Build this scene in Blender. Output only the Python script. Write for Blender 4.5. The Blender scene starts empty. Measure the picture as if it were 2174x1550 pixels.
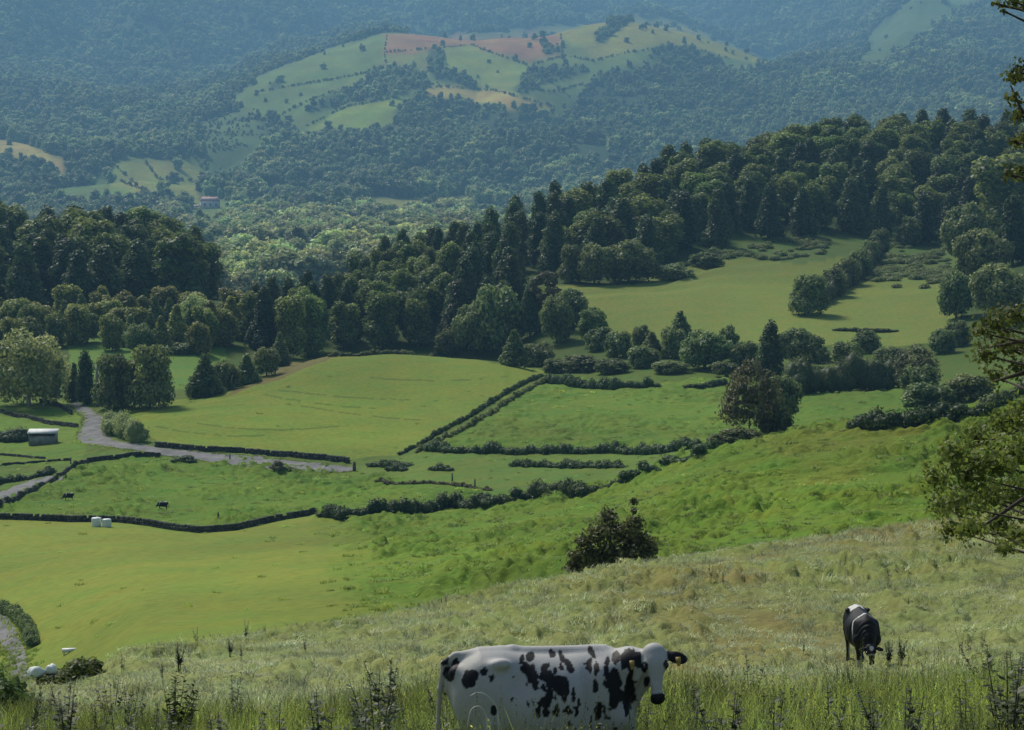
import bpy, math, random
import numpy as np
from mathutils import Vector, Matrix

R = math.radians
rng = np.random.default_rng(7)
random.seed(7)
scene = bpy.context.scene
COL = scene.collection
PW, PH = 2174.0, 1550.0
F = 4600.0
V0 = 450.0                                   # pixel row of the horizon
PITCH = math.atan((PH / 2 - V0) / F)
CP, SP = math.cos(PITCH), math.sin(PITCH)


def S(r, g, b, gain=1.0):
    def f(c):
        c /= 255.0
        return (c / 12.92 if c <= 0.04045 else ((c + 0.055) / 1.055) ** 2.4) * gain
    return np.array([f(r), f(g), f(b)])


# ------------------------------------------------------------------ camera geometry
def ray(u, v):
    a = (np.asarray(u, float) - PW / 2) / F
    b = (PH / 2 - np.asarray(v, float)) / F
    return a, CP + b * SP, -SP + b * CP


def unproject(u, v, Y):
    dx, dy, dz = ray(u, v)
    s = Y / dy
    return dx * s, Y + 0 * dx, dz * s


def project(x, y, z):
    d = y * CP - z * SP
    up = y * SP + z * CP
    return PW / 2 + F * x / d, PH / 2 - F * up / d


# ------------------------------------------------------------------ value noise
def _hash(i, j, s):
    n = (i * 374761393 + j * 668265263 + s * 974634777) & 0xFFFFFFFF
    n = ((n ^ (n >> 13)) * 1274126177) & 0xFFFFFFFF
    return ((n ^ (n >> 16)) & 0xFFFF) / 65535.0


def vnoise(x, y, seed=0):
    x = np.asarray(x, float); y = np.asarray(y, float)
    xi = np.floor(x).astype(np.int64); yi = np.floor(y).astype(np.int64)
    fx = x - xi; fy = y - yi
    fx = fx * fx * (3 - 2 * fx); fy = fy * fy * (3 - 2 * fy)
    a = _hash(xi, yi, seed); b = _hash(xi + 1, yi, seed)
    c = _hash(xi, yi + 1, seed); d = _hash(xi + 1, yi + 1, seed)
    return (a * (1 - fx) + b * fx) * (1 - fy) + (c * (1 - fx) + d * fx) * fy


def fbm(x, y, seed=0, o=3):
    t = 0; a = 0.5; n = 0
    for i in range(o):
        t = t + a * vnoise(x, y, seed + i * 17); n += a
        x = x * 2.03; y = y * 2.03; a *= 0.5
    return t / n


# ------------------------------------------------------------------ terrain: curves running across the picture, near to far
# each knot: (u, v, Y);  a knot (u, 'z', Y, z) gives the height instead
def zk(z, Y):
    return V0 - z / Y * F * 1.0


CURVES = [
    [(0, zk(-2.1, 3), 3)],
    [(0, zk(-3.3, 9), 9)],
    [(0, zk(-5.08, 18.4), 18.4)],
    [(0, 1575, 27), (1000, 1560, 27), (2174, 1545, 27)],
    [(0, 1520, 38), (900, 1478, 38), (1820, 1470, 38), (2174, 1455, 38)],
    [(0, 1497, 50), (150, 1475, 52), (300, 1440, 54), (900, 1405, 54), (1820, 1413, 55), (2174, 1385, 55)],
    [(-900, 1650, 55), (0, 1478, 60), (150, 1440, 66), (300, 1385, 72), (600, 1350, 78), (900, 1300, 84), (1200, 1235, 88),
     (1400, 1195, 90), (1700, 1155, 94), (2000, 1115, 98), (2174, 1095, 100), (3000, 1000, 105)],
    [(-900, 1700, 90), (0, 1500, 100), (300, 1425, 100), (900, 1342, 118), (1200, 1275, 123), (1700, 1190, 132), (2174, 1130, 140),
     (3000, 1030, 150)],
    [(-900, 1600, 165), (0, 1460, 172), (150, 1428, 160), (300, 1383, 140), (600, 1348, 142), (900, 1298, 152), (1200, 1233, 160),
     (1400, 1193, 166), (1700, 1153, 172), (2000, 1113, 180), (2174, 1093, 186), (3000, 990, 200)],
    [(-900, 1350, 235), (0, 1280, 240), (300, 1250, 212), (600, 1230, 208), (900, 1190, 222), (1200, 1130, 230), (1500, 1080, 236),
     (1700, 1040, 240), (2000, 1000, 244), (2174, 970, 250), (3000, 850, 260)],
    [(-900, 1103, 350), (0, 1103, 345), (250, 1108, 340), (420, 1132, 325), (670, 1090, 345), (720, 1098, 340), (900, 1085, 343),
     (1050, 1070, 343), (1300, 1030, 335), (1500, 960, 325), (1640, 928, 318), (1800, 905, 310), (1950, 897, 302), (2060, 876, 300),
     (2174, 830, 305), (3000, 700, 320)],
    [(-900, 1055, 400), (0, 1040, 420), (120, 1010, 440), (330, 974, 462), (620, 999, 447), (760, 1002, 445), (900, 1012, 405),
     (1150, 995, 400), (1400, 968, 390), (1500, 950, 370), (1640, 938, 362), (1800, 922, 355), (1950, 912, 348), (2060, 892, 346),
     (2174, 848, 350), (3000, 715, 360)],
    [(-900, 1010, 455), (0, 1000, 455), (300, 950, 475), (620, 972, 464), (760, 970, 462), (850, 965, 460), (920, 950, 452),
     (1200, 955, 432), (1500, 942, 420), (1640, 930, 415), (1800, 908, 412), (2000, 882, 400), (2174, 845, 400), (3000, 700, 410)],
    [(-900, 940, 510), (0, 930, 510), (180, 920, 505), (300, 880, 525), (600, 850, 535), (850, 860, 535), (1000, 880, 500),
     (1200, 870, 495), (1500, 860, 490), (1700, 850, 480), (1900, 850, 465), (2174, 800, 462), (3000, 650, 470)],
    [(-900, 860, 570), (0, 850, 570), (150, 855, 568), (250, 863, 545), (400, 845, 560), (550, 800, 590), (700, 755, 620),
     (850, 752, 630), (1050, 768, 620), (1150, 795, 590), (1300, 805, 560), (1500, 800, 555), (1700, 822, 530), (1900, 815, 522),
     (2174, 770, 515), (3000, 600, 530)],
    [(-900, 800, 620), (0, 800, 625), (250, 790, 620), (400, 778, 630), (700, 768, 665), (850, 764, 680), (1050, 775, 665),
     (1150, 770, 635), (1300, 750, 625), (1500, 745, 615), (1700, 740, 610), (1900, 735, 610), (2174, 700, 600), (3000, 520, 610)],
    [(-900, 690, 720), (0, 700, 720), (300, 700, 720), (450, 690, 720), (700, 700, 735), (900, 690, 735), (1080, 655, 742),
     (1200, 640, 725), (1500, 620, 730), (1800, 640, 720), (2000, 630, 712), (2174, 590, 700), (3000, 420, 700)],
    [(-900, 620, 830), (0, 620, 830), (300, 620, 830), (450, 640, 820), (700, 640, 820), (900, 600, 820), (1080, 590, 805),
     (1200, 600, 775), (1400, 590, 785), (1520, 535, 850), (1750, 510, 880), (1900, 520, 880), (2000, 530, 870), (2174, 480, 850),
     (3000, 320, 850)],
    [(-900, 560, 950), (0, 565, 950), (250, 560, 950), (400, 600, 930), (550, 660, 900), (700, 640, 900), (900, 575, 900),
     (1080, 530, 930), (1250, 475, 950), (1450, 400, 1000), (1700, 350, 1060), (1950, 310, 1100), (2174, 330, 1080),
     (3000, 230, 1100)],
    [(-900, 620, 1150), (0, 620, 1150), (400, 650, 1150), (900, 640, 1150), (1250, 560, 1200), (1700, 480, 1300), (2174, 440, 1300),
     (3000, 350, 1300)],
    [(-900, 560, 1500), (0, 560, 1500), (400, 580, 1350), (900, 540, 1400), (1250, 500, 1500), (1700, 430, 1600), (2174, 380, 1700),
     (3000, 300, 1700)],
    [(-900, 470, 2000), (0, 470, 2000), (250, 450, 2000), (450, 432, 2050), (700, 430, 2050), (1000, 435, 2100), (1300, 420, 2100),
     (1700, 340, 2200), (2174, 280, 2200), (3000, 200, 2200)],
    [(-900, 320, 2400), (0, 330, 2400), (130, 350, 2350), (250, 350, 2350), (420, 335, 2350), (600, 330, 2350), (900, 300, 2400),
     (1250, 280, 2450), (1700, 250, 2550), (2174, 180, 2700), (3000, 50, 2700)],
    [(-900, 230, 2700), (0, 250, 2700), (250, 280, 2600), (420, 240, 2600), (550, 210, 2600), (850, 200, 2600), (1150, 180, 2650),
     (1400, 170, 2700), (1700, 160, 2900), (2174, 100, 3100), (3000, -80, 3100)],
    [(-900, 150, 3000), (0, 180, 3000), (300, 205, 2900), (420, 215, 2850), (530, 168, 2850), (700, 113, 2900), (830, 77, 2950),
     (1000, 80, 3000), (1150, 80, 3000), (1250, 50, 3000), (1350, 45, 3000), (1450, 60, 3000), (1550, 100, 3000), (1640, 135, 3000),
     (1750, 130, 3150), (1900, 90, 3300), (2174, 20, 3500), (3000, -180, 3500)],
    [(-900, 80, 3400), (0, 120, 3400), (300, 160, 3300), (480, 190, 3200), (700, 150, 3350), (830, 120, 3400), (1000, 110, 3500),
     (1350, 100, 3500), (1640, 145, 3400), (1800, 110, 3500), (2000, 20, 3800), (2174, -40, 3900), (3000, -230, 3900)],
    [(-900, -20, 4000), (0, 0, 4000), (300, -10, 4000), (500, 50, 4000), (800, 30, 4300), (1200, 20, 4700), (1500, 20, 4700),
     (1750, 0, 4600), (2000, -100, 4600), (2174, -150, 4500), (3000, -300, 4500)],
    [(-900, -300, 4800), (0, -250, 4700), (800, -200, 5000), (1200, -140, 5300), (1700, -150, 5300), (2174, -330, 5200),
     (3000, -420, 5200)],
    [(0, 100, 6800), (3000, 50, 6800)],
]
SUB = [5, 7, 10, 46, 62, 100, 12, 16, 130, 150, 110, 50, 80, 80, 24, 30, 20, 16, 10, 14, 22, 22, 26, 30, 18, 30, 30, 6]
KN = len(CURVES)
u_in = np.arange(-180, 2355, 4.0)
u_left = -180 - np.cumsum(np.linspace(6, 140, 46))
u_right = 2351 + np.cumsum(np.linspace(6, 140, 46))
UU = np.concatenate([u_left[::-1], u_in, u_right])
NU = len(UU)
ud = np.arange(-6000, 8200, 4.0)
gk = np.exp(-0.5 * (np.arange(-15, 16) * 4 / 16.0) ** 2); gk /= gk.sum()


def curve_arr(c, j):
    us = [p[0] for p in c]; vs = [p[j] for p in c]
    a = np.interp(ud, us, vs)
    if j == 2:
        a = np.where(a > 1100, 1100 + (a - 1100) * 2.8, a)   # the hills beyond the near ridge stand far off
    a = np.convolve(np.pad(a, 15, mode='edge'), gk, mode='valid')
    return np.interp(UU, ud, a)


KV = np.array([curve_arr(c, 1) for c in CURVES])
KY = np.array([curve_arr(c, 2) for c in CURVES])


def pchip_slopes(x, y):
    h = np.diff(x, axis=0); d = np.diff(y, axis=0) / h
    m = np.zeros_like(y)
    w1 = 2 * h[1:] + h[:-1]; w2 = h[1:] + 2 * h[:-1]
    same = (d[1:] * d[:-1]) > 0
    with np.errstate(divide='ignore', invalid='ignore'):
        hm = (w1 + w2) / (w1 / d[:-1] + w2 / d[1:])
    m[1:-1] = np.where(same, hm, 0)
    m[0] = d[0]; m[-1] = d[-1]
    return m


LX = np.log(KY)
MS = pchip_slopes(LX, KV)
rowsV, rowsY, rowsK = [], [], []
for k in range(KN - 1):
    n = SUB[k]
    for i in range(n + (1 if k == KN - 2 else 0)):
        t = i / n
        x = LX[k] * (1 - t) + LX[k + 1] * t
        h = LX[k + 1] - LX[k]
        t2, t3 = t * t, t ** 3
        rowsV.append((2 * t3 - 3 * t2 + 1) * KV[k] + (t3 - 2 * t2 + t) * h * MS[k] + (-2 * t3 + 3 * t2) * KV[k + 1] + (t3 - t2) * h * MS[k + 1])
        rowsY.append(np.exp(x)); rowsK.append(k + t)
GV = np.array(rowsV); GY = np.array(rowsY); GK = np.array(rowsK)
NR = len(GK)
GX, _, GZ = unproject(UU[None, :] + 0 * GV, GV, GY)
# small relief
amp = np.interp(GK, [0, 2, 5, 6, 9, 12, 16, 19, 22, 28], [0.03, 0.06, 0.16, 0.12, 0.28, 0.3, 0.8, 2, 14, 40])[:, None] + np.interp(GK, [21, 22, 23, 23.6, 24.3, 25, 26, 27, 28], [0, 18, 15, 3, 25, 76, 115, 50, 0])[:, None]
wl = np.interp(GK, [0, 2, 5, 9, 12, 16, 19, 22, 28], [1.2, 2.2, 4.0, 9, 11, 28, 90, 330, 780])[:, None]
GZ = GZ + amp * 2 * (fbm(GX / wl, GY / wl, 3) - 0.5)
rid1 = np.interp(GK, [20.8, 21.6, 23, 23.6, 24.2], [0, 60, 52, 0, 0])[:, None]
rid2 = np.interp(GK, [24, 25, 26, 27, 28], [0, 160, 270, 150, 0])[:, None]
wx_ = GX + 120 * (fbm(GX / 300, GY / 300, 19) - .5)
GZ = GZ - rid1 * (1 - np.abs(2 * vnoise(wx_ / 240, GY / 660, 23) - 1)) + rid1 * .5
GZ = GZ - rid2 * ((1 - np.abs(2 * fbm(wx_ / 660, GY / 1900, 29, 2) - 1)) ** 2 - .55)
GU, GVV = project(GX, GY, GZ)                # true pixels of every terrain vertex
MINV = np.minimum.accumulate(GVV, axis=0)    # what hides what, column by column


def _col(u):
    i = int(np.clip(np.searchsorted(UU, u) - 1, 0, NU - 2))
    t = (u - UU[i]) / (UU[i + 1] - UU[i])
    return i, min(max(t, 0), 1)


def g_uY(u, Y):
    """ground point under picture column u at distance Y"""
    i, t = _col(u)
    ys = GY[:, i] * (1 - t) + GY[:, i + 1] * t
    zs = GZ[:, i] * (1 - t) + GZ[:, i + 1] * t
    xs = GX[:, i] * (1 - t) + GX[:, i + 1] * t
    return np.array([np.interp(Y, ys, xs), Y, np.interp(Y, ys, zs)])


def g_xy(x, y):
    u = PW / 2 + F * x / y
    for _ in range(3):
        p = g_uY(u, y)
        u += (x - p[0]) * F / y
    p = g_uY(u, y)
    return np.array([x, y, p[2]])


def g_uv(u, v, ymin=0):
    """nearest visible ground point at the pixel"""
    i, t = _col(u)
    vs = GVV[:, i] * (1 - t) + GVV[:, i + 1] * t
    ys = GY[:, i] * (1 - t) + GY[:, i + 1] * t
    ok = np.where((vs <= v) & (ys > ymin))[0]
    if len(ok) == 0:
        return g_uY(u, ys[-1])
    a = ok[0]
    if a == 0 or vs[a - 1] == vs[a]:
        return g_uY(u, ys[a])
    s = np.clip((vs[a - 1] - v) / (vs[a - 1] - vs[a]), 0, 1)
    return g_uY(u, ys[a - 1] * (1 - s) + ys[a] * s)


# ------------------------------------------------------------------ land cover
def inside(poly, u, v):
    r = np.zeros(u.shape, bool)
    n = len(poly)
    for i in range(n):
        x1, y1 = poly[i]; x2, y2 = poly[(i + 1) % n]
        c = ((y1 > v) != (y2 > v))
        with np.errstate(divide='ignore', invalid='ignore'):
            xi = (x2 - x1) * (v - y1) / (y2 - y1 + 1e-9) + x1
        r ^= c & (u < xi)
    return r


GG = 0.62                                     # picture colour to surface colour
C = lambda r, g, b: S(r, g, b, GG) * np.array([1.0, 1.0, .62])
# kmin, kmax, polygon, colour, tuft density (0..1), is_open (no woods)
FIELDS = [
    (8, 10.3, [(-900, 1700), (-900, 1000), (700, 1000), (700, 1100), (735, 1150), (780, 1330), (820, 1700)], C(138, 152, 70), .02),
    (7, 10.6, [(700, 1100), (735, 1150), (780, 1330), (820, 1700), (4000, 1500), (4000, 600), (1640, 925), (1500, 955), (1300, 1025),
               (1050, 1065), (720, 1095)], C(113, 142, 48), .9),
    (10, 12.0, [(-900, 1100), (0, 1105), (420, 1135), (680, 1090), (1040, 1062), (1000, 1040), (760, 1003), (330, 965), (180, 985),
                (0, 1075)], C(108, 140, 50), .8),
    (10, 12.2, [(760, 1003), (1000, 1040), (1060, 1060), (1300, 1020), (1500, 955), (1500, 940), (900, 960), (780, 985)],
     C(112, 140, 66), .15),
    (11.5, 15.0, [(250, 868), (400, 845), (500, 820), (560, 805), (700, 752), (900, 745), (1170, 790), (850, 966), (740, 978),
                  (500, 965), (330, 935)], C(130, 150, 62), .03),
    (11.5, 15.0, [(880, 960), (1170, 800), (1400, 815), (1550, 800), (1580, 940), (1500, 948), (900, 955)], C(112, 142, 58), .45),
    (11.5, 15.0, [(1580, 940), (1560, 830), (1700, 832), (1910, 820), (2250, 800), (2250, 860), (2060, 880), (1800, 915)],
     C(105, 136, 55), .25),
    (11, 15.0, [(-900, 830), (150, 850), (175, 905), (180, 985), (-900, 1020)], C(112, 142, 58), .15),
    (14, 16.2, [(150, 700), (480, 700), (480, 830), (150, 830)], C(104, 138, 66), .1),
    (15, 18.0, [(1060, 640), (1100, 605), (1350, 605), (1520, 530), (1760, 505), (2030, 520), (2050, 740), (1250, 720), (1170, 690)],
     C(128, 143, 78), .42),
    (16.5, 18.2, [(1500, 500), (2050, 500), (2050, 625), (1740, 640), (1880, 530), (1700, 560), (1520, 545)], C(100, 125, 72), .5),
    # far valley and hill
    (20, 22, [(770, 424), (990, 416), (1010, 445), (900, 462), (780, 462)], C(150, 150, 85), 0),
    (19, 22, [(1000, 440), (1110, 440), (1110, 470), (1000, 470)], C(120, 145, 95), 0),
    (20, 22, [(392, 428), (480, 424), (492, 466), (400, 470)], C(120, 145, 80), 0),
    (21, 24, [(232, 346), (300, 338), (405, 340), (436, 372), (415, 430), (372, 446), (310, 428), (240, 405)], C(150, 160, 80), 0),
    (21, 24, [(245, 378), (262, 374), (325, 410), (300, 408)], C(170, 140, 95), 0),
    (21, 24, [(310, 348), (395, 346), (400, 362), (330, 366)], C(165, 155, 95), 0),
    (21, 24, [(120, 400), (225, 390), (285, 415), (300, 445), (200, 448), (130, 435)], C(110, 135, 70), 0),
    (21, 24, [(-60, 288), (40, 302), (130, 336), (138, 372), (60, 358), (-60, 342)], C(185, 165, 100), 0),
    (22, 25.6, [(490, 220), (530, 168), (700, 104), (820, 70), (1000, 74), (1190, 62), (1260, 44), (1350, 36), (1450, 52), (1540, 94), (1660, 138),
                (1600, 146), (1550, 146), (1450, 134), (1330, 142), (1262, 166), (1240, 190), (1190, 244), (1040, 228), (960, 216), (905, 206), (858, 240),
                (820, 276), (760, 296), (640, 292), (600, 252), (540, 252)], C(122, 144, 80), 0),
    (22, 25.6, [(530, 172), (600, 150), (700, 108), (800, 76), (825, 76), (822, 130), (800, 152), (700, 190), (610, 245), (560, 245),
                (520, 205)], C(128, 150, 75), 0),
    (22, 25.6, [(800, 152), (815, 112), (915, 108), (920, 152), (860, 158), (770, 185), (700, 205), (700, 190)], C(150, 155, 85), 0),
    (22, 25.6, [(815, 72), (900, 72), (1010, 80), (1100, 76), (1192, 66), (1195, 118), (1120, 130), (1040, 110), (1000, 96), (930, 102),
                (880, 112), (815, 112)], C(188, 138, 102), 0),
    (22, 25.6, [(935, 102), (1000, 96), (1040, 112), (1125, 140), (1112, 188), (1010, 182), (950, 150)], C(152, 168, 78), 0),
    (22, 25.6, [(905, 182), (1050, 190), (1180, 224), (1172, 242), (1040, 222), (905, 204)], C(212, 188, 110), 0),
    (22, 25.6, [(648, 268), (740, 226), (850, 204), (858, 235), (822, 272), (760, 292), (650, 284)], C(150, 172, 70), 0),
    (22, 25.6, [(1180, 74), (1260, 48), (1350, 40), (1450, 56), (1540, 98), (1650, 138), (1560, 126), (1450, 98), (1380, 96),
                (1330, 112), (1262, 128), (1250, 112)], C(172, 168, 84), 0),
    (22, 25.6, [(1120, 150), (1250, 130), (1240, 175), (1180, 200), (1110, 188)], C(120, 140, 75), 0),
    (22, 25.6, [(520, 205), (640, 175), (700, 190), (800, 160), (790, 172), (640, 250), (560, 250)], C(118, 142, 72), 0),
    (21, 24, [(560, 400), (640, 395), (650, 420), (570, 425)], C(105, 128, 75), 0),
    (20, 22.5, [(640, 405), (660, 400), (665, 428), (640, 428)], C(120, 145, 75), 0),
    (23, 27, [(1700, 250), (1830, 95), (1900, 25), (1960, -30), (2120, -30), (2060, 22), (1900, 125), (1780, 230)], C(105, 130, 70), 0),
    (21, 24.5, [(430, 262), (530, 225), (575, 300), (560, 335), (500, 400), (430, 395)], C(95, 120, 70), 0),
]
# stands of trees inside the open ground of the far hill
WOODS_IN = [[(640, 245), (700, 205), (780, 168), (800, 146), (880, 146), (905, 182), (860, 204), (760, 216), (690, 232)],
            [(912, 104), (938, 104), (940, 150), (1010, 184), (1060, 190), (1000, 192), (915, 168)], [(838, 240), (900, 194), (960, 222), (1000, 240), (1000, 300), (850, 300)],
            [(1262, 74), (1300, 40), (1350, 38), (1300, 72), (1290, 90), (1268, 90)], [(1375, 124), (1395, 102), (1450, 98), (1500, 130), (1540, 146), (1480, 165)],
            [(1150, 100), (1200, 96), (1190, 118), (1155, 120)], [(1090, 185), (1130, 150), (1240, 140), (1250, 160), (1150, 180), (1110, 205)],
            [(566, 178), (596, 166), (604, 186), (570, 192)], [(505, 160), (530, 150), (536, 182), (508, 186)], [(640, 290), (700, 272), (760, 290), (850, 262), (860, 300), (640, 300)]]
DEF_K = [0, 3, 5, 7, 9, 11, 14, 16, 19, 21, 28]
DEF_C = np.array([C(112, 130, 58), C(148, 159, 108), C(160, 169, 126), C(122, 140, 62), C(120, 140, 60), C(108, 134, 60), C(95, 118, 52),
                  C(70, 90, 45), C(66, 88, 48), C(62, 84, 48), C(60, 80, 48)])
VC = np.stack([np.interp(GK, DEF_K, DEF_C[:, j]) for j in range(3)], -1)[:, None, :] + np.zeros((NR, NU, 1))
TUFT = np.zeros((NR, NU)); OPEN = np.zeros((NR, NU), bool)
TUFT += np.interp(GK, [0, 2, 6, 8, 12], [0.7, 0.8, 0.8, .4, .2])[:, None] * (GK < 14)[:, None]
jit = np.interp(GK, [0, 10, 20, 28], [10, 5, 4, 7])[:, None]
JU = GU + jit * 2 * (fbm(GU / 30, GVV / 12, 11) - .5) * 2
JV = GVV + jit * (fbm(GU / 30, GVV / 12, 21) - .5) * 1.4
for (k0, k1, poly, c, tf) in FIELDS:
    m = inside(poly, JU, JV) & ((GK >= k0) & (GK <= k1))[:, None]
    VC[m] = c; TUFT[m] = tf; OPEN |= m
for poly in WOODS_IN:
    m = inside(poly, JU, JV) & ((GK >= 21) & (GK <= 25.6))[:, None]
    OPEN &= ~m; VC[m] = C(62, 84, 48)
_f = GK > 18.5                                # soften the far field edges, mottle them
vf = VC[_f]
for _ in range(2):
    vp = np.pad(vf, ((1, 1), (1, 1), (0, 0)), mode='edge')
    vf = (vp[1:-1, 1:-1] * 2 + vp[:-2, 1:-1] + vp[2:, 1:-1] + vp[1:-1, :-2] + vp[1:-1, 2:]) / 6
mot = .62 + .76 * fbm(GX[_f] / 55, GY[_f] / 90, 71, 4)
VC[_f] = vf * mot[..., None]
# the smooth field fades into the tufted one
sm = np.clip((GU - 640 + 130 * (fbm(GU / 60, GVV / 40, 77, 3) - .5) - (GVV - 1100) * .25) / 150, 0, 1) * ((GK > 7.5) & (GK < 10.3))[:, None] * (GU < 1300)
sl = (1 - np.clip(sm, 0, 1)) * ((GK > 7.0) & (GK < 10.02))[:, None] * (GU < 1000)
cA, cB = C(137, 153, 70), C(119, 150, 56)
reg = ((GK > 7.0) & (GK < 10.02))[:, None] & (GU < 1050)
VC = np.where(reg[..., None], sl[..., None] * cA + (1 - sl[..., None]) * cB, VC)
TUFT = np.where(reg, .02 + .85 * (1 - sl), TUFT)
# wheel tracks in the smooth field
for (x0, y0, x1, y1, sag) in [(420, 900, 720, 905, 10), (560, 838, 800, 868, 5), (590, 828, 930, 850, 6), (640, 862, 900, 893, 4), (330, 905, 560, 925, 8), (760, 800, 1080, 800, 8)]:
    tt_ = (GU - x0) / (x1 - x0)
    vv_ = y0 + (y1 - y0) * tt_ + sag * np.sin(np.clip(tt_, 0, 1) * 3.14) + 3 * (fbm(GU / 25, 0 * GU, 5, 2) - .5)
    m = (tt_ > 0) & (tt_ < 1) & (np.abs(GVV - vv_) < 1.6) & ((GK > 12) & (GK < 15))[:, None] & (vnoise(GU / 14, 0 * GU + x0, 3) > .3)
    VC[m] = VC[m] * np.array([.62, .66, .55])
# brown, dry patches on the near slope and earth on the hill
br = np.clip((fbm(GX / 7.0, GY / 16.0, 31, 4) - .55) * 6, 0, 1) * ((GK > 3.6) & (GK < 6.2))[:, None]
br = .8 * br * np.clip((GU - 700) / 900, 0.0, 1)
VC = VC * (1 - .75 * br[..., None]) + .75 * br[..., None] * C(150, 132, 92)
br2 = np.clip((fbm(GX / 9.0, GY / 30.0, 41, 3) - .56) * 6, 0, 1) * ((GK > 9) & (GK < 10.6) & (True))[:, None] * (GU > 1350) * (GU < 2000)
VC = VC * (1 - .3 * br2[..., None]) + .3 * br2[..., None] * C(150, 138, 70)
# bare bank on the left shoulder of the smooth field
bank = inside([(470, 845), (560, 795), (620, 770), (690, 748), (730, 750), (640, 785), (560, 815)], JU, JV) & ((GK > 13) & (GK < 15.2))[:, None]
VC[bank] = C(128, 122, 78)
var = 1 + .24 * (fbm(GX / (wl * 3), GY / (wl * 3), 51, 3) - .5) * 2
VC = VC * var[..., None]


# tussocks: mounds of coarse grass, as real relief
def mounds(x, y, wx, wy, seed, lo):
    xr = x + .45 * y * (wx / wy); q = vnoise(xr / wx, y / wy, seed) * .65 + vnoise(xr / wx * 2.3, y / wy * 2.1, seed + 5) * .35
    return np.clip((q - lo) / (1 - lo), 0, 1) ** .8


_s = GK[:, None] * np.ones((1, NU))
sc = np.clip(GY / 50, .5, 2)
patchy = np.clip((fbm(GX / 3.5, GY / 6, 61, 3) - .30) * 3.2, .15, 1)
on = np.interp(GK, [2.4, 3.0, 5.9, 6.4], [0, 1, 1, 0])[:, None]
GZ = GZ + on * .46 * sc ** .5 * patchy * mounds(GX, GY, .42, .80, 301, .40)
sc = GY / 230
patchy = np.clip((fbm(GX / 11, GY / 20, 63, 3) - .32) * 3.2, .08, 1)
on = np.interp(GK, [7.0, 7.6, 14.2, 15], [0, 1, 1, 0])[:, None] * TUFT
far_ = np.interp(GK, [10.4, 10.8], [0, 1])[:, None]
GZ = GZ + on * 1.9 * patchy * ((1 - far_) * mounds(GX, GY, 1.3, 2.5, 303, .38) + far_ * mounds(GX, GY, 1.9, 3.2, 305, .38) * 1.35)
ter = np.interp(GK, [8.2, 8.8, 9.8, 10], [0, 1, 1, 0])[:, None] * np.clip((GU - 1250) / 300, 0, 1) * np.clip((fbm(GX / 14, GY / 16, 67, 2) - .35) * 3, 0, 1)
GZ = GZ + ter * .85 * np.clip(1 - np.abs(2 * vnoise((GX + .5 * GY) / 16, (GY + .3 * GX) / 2.6, 311) - 1) * 1.6, 0, 1)
GU, GVV = project(GX, GY, GZ)
MINV = np.minimum.accumulate(GVV, axis=0)


# ------------------------------------------------------------------ mesh and object helpers
def mesh_from(name, V, faces_flat, loops, mat=None, smooth=False):
    me = bpy.data.meshes.new(name)
    V = np.asarray(V, np.float32)
    me.vertices.add(len(V)); me.vertices.foreach_set('co', V.ravel())
    faces_flat = np.asarray(faces_flat, np.int32).ravel()
    loops = np.asarray(loops, np.int32)
    me.loops.add(len(faces_flat)); me.loops.foreach_set('vertex_index', faces_flat)
    me.polygons.add(len(loops))
    st = np.concatenate([[0], np.cumsum(loops)[:-1]]).astype(np.int32)
    me.polygons.foreach_set('loop_start', st)
    if smooth:
        me.polygons.foreach_set('use_smooth', np.ones(len(loops), bool))
    me.update(calc_edges=True)
    if mat:
        me.materials.append(mat)
    return me


def quads(name, V, Q, mat=None, smooth=False):
    Q = np.asarray(Q)
    return mesh_from(name, V, Q.ravel(), np.full(len(Q), Q.shape[1]), mat, smooth)


class MB:
    """collects polygons, builds ONE mesh"""
    def __init__(s):
        s.v = []; s.f = []; s.t = []

    def add(s, V, Fs, tint=0.5):
        o = len(s.v)
        s.v += [tuple(map(float, p)) for p in V]
        for f in Fs:
            s.f.append([i + o for i in f]); s.t.append(tint)

    def box(s, c, d, rot=None, tint=.5, jitter=0):
        P = [(x, y, z) for z in (-.5, .5) for y in (-.5, .5) for x in (-.5, .5)]
        V = []
        for p in P:
            q = Vector((p[0] * d[0] + random.uniform(-jitter, jitter), p[1] * d[1] + random.uniform(-jitter, jitter),
                        p[2] * d[2] + random.uniform(-jitter, jitter)))
            if rot is not None:
                q = rot @ q
            V.append(q + Vector(c))
        s.add(V, [(0, 2, 3, 1), (4, 5, 7, 6), (0, 1, 5, 4), (2, 6, 7, 3), (0, 4, 6, 2), (1, 3, 7, 5)], tint)

    def tube(s, pts, rad, n=7, tint=.5):
        pts = [Vector(p) for p in pts]
        rings = []
        for i, p in enumerate(pts):
            d = (pts[min(i + 1, len(pts) - 1)] - pts[max(i - 1, 0)]).normalized()
            a = d.cross(Vector((0.3, 1, 0.1))).normalized(); b = d.cross(a)
            r = rad[i]
            rings.append([p + a * (r * math.cos(2 * math.pi * j / n)) + b * (r * math.sin(2 * math.pi * j / n)) for j in range(n)])
        V = [q for r_ in rings for q in r_]
        Fs = []
        for i in range(len(pts) - 1):
            for j in range(n):
                Fs.append((i * n + j, i * n + (j + 1) % n, (i + 1) * n + (j + 1) % n, (i + 1) * n + j))
        Fs.append(tuple(range(n))[::-1]); Fs.append(tuple((len(pts) - 1) * n + j for j in range(n)))
        s.add(V, Fs, tint)

    def mesh(s, name, mat, smooth=False):
        me = mesh_from(name, s.v, [i for f in s.f for i in f], [len(f) for f in s.f], mat, smooth)
        a = me.attributes.new('tint', 'FLOAT', 'FACE'); a.data.foreach_set('value', np.array(s.t, np.float32))
        return me


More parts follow.
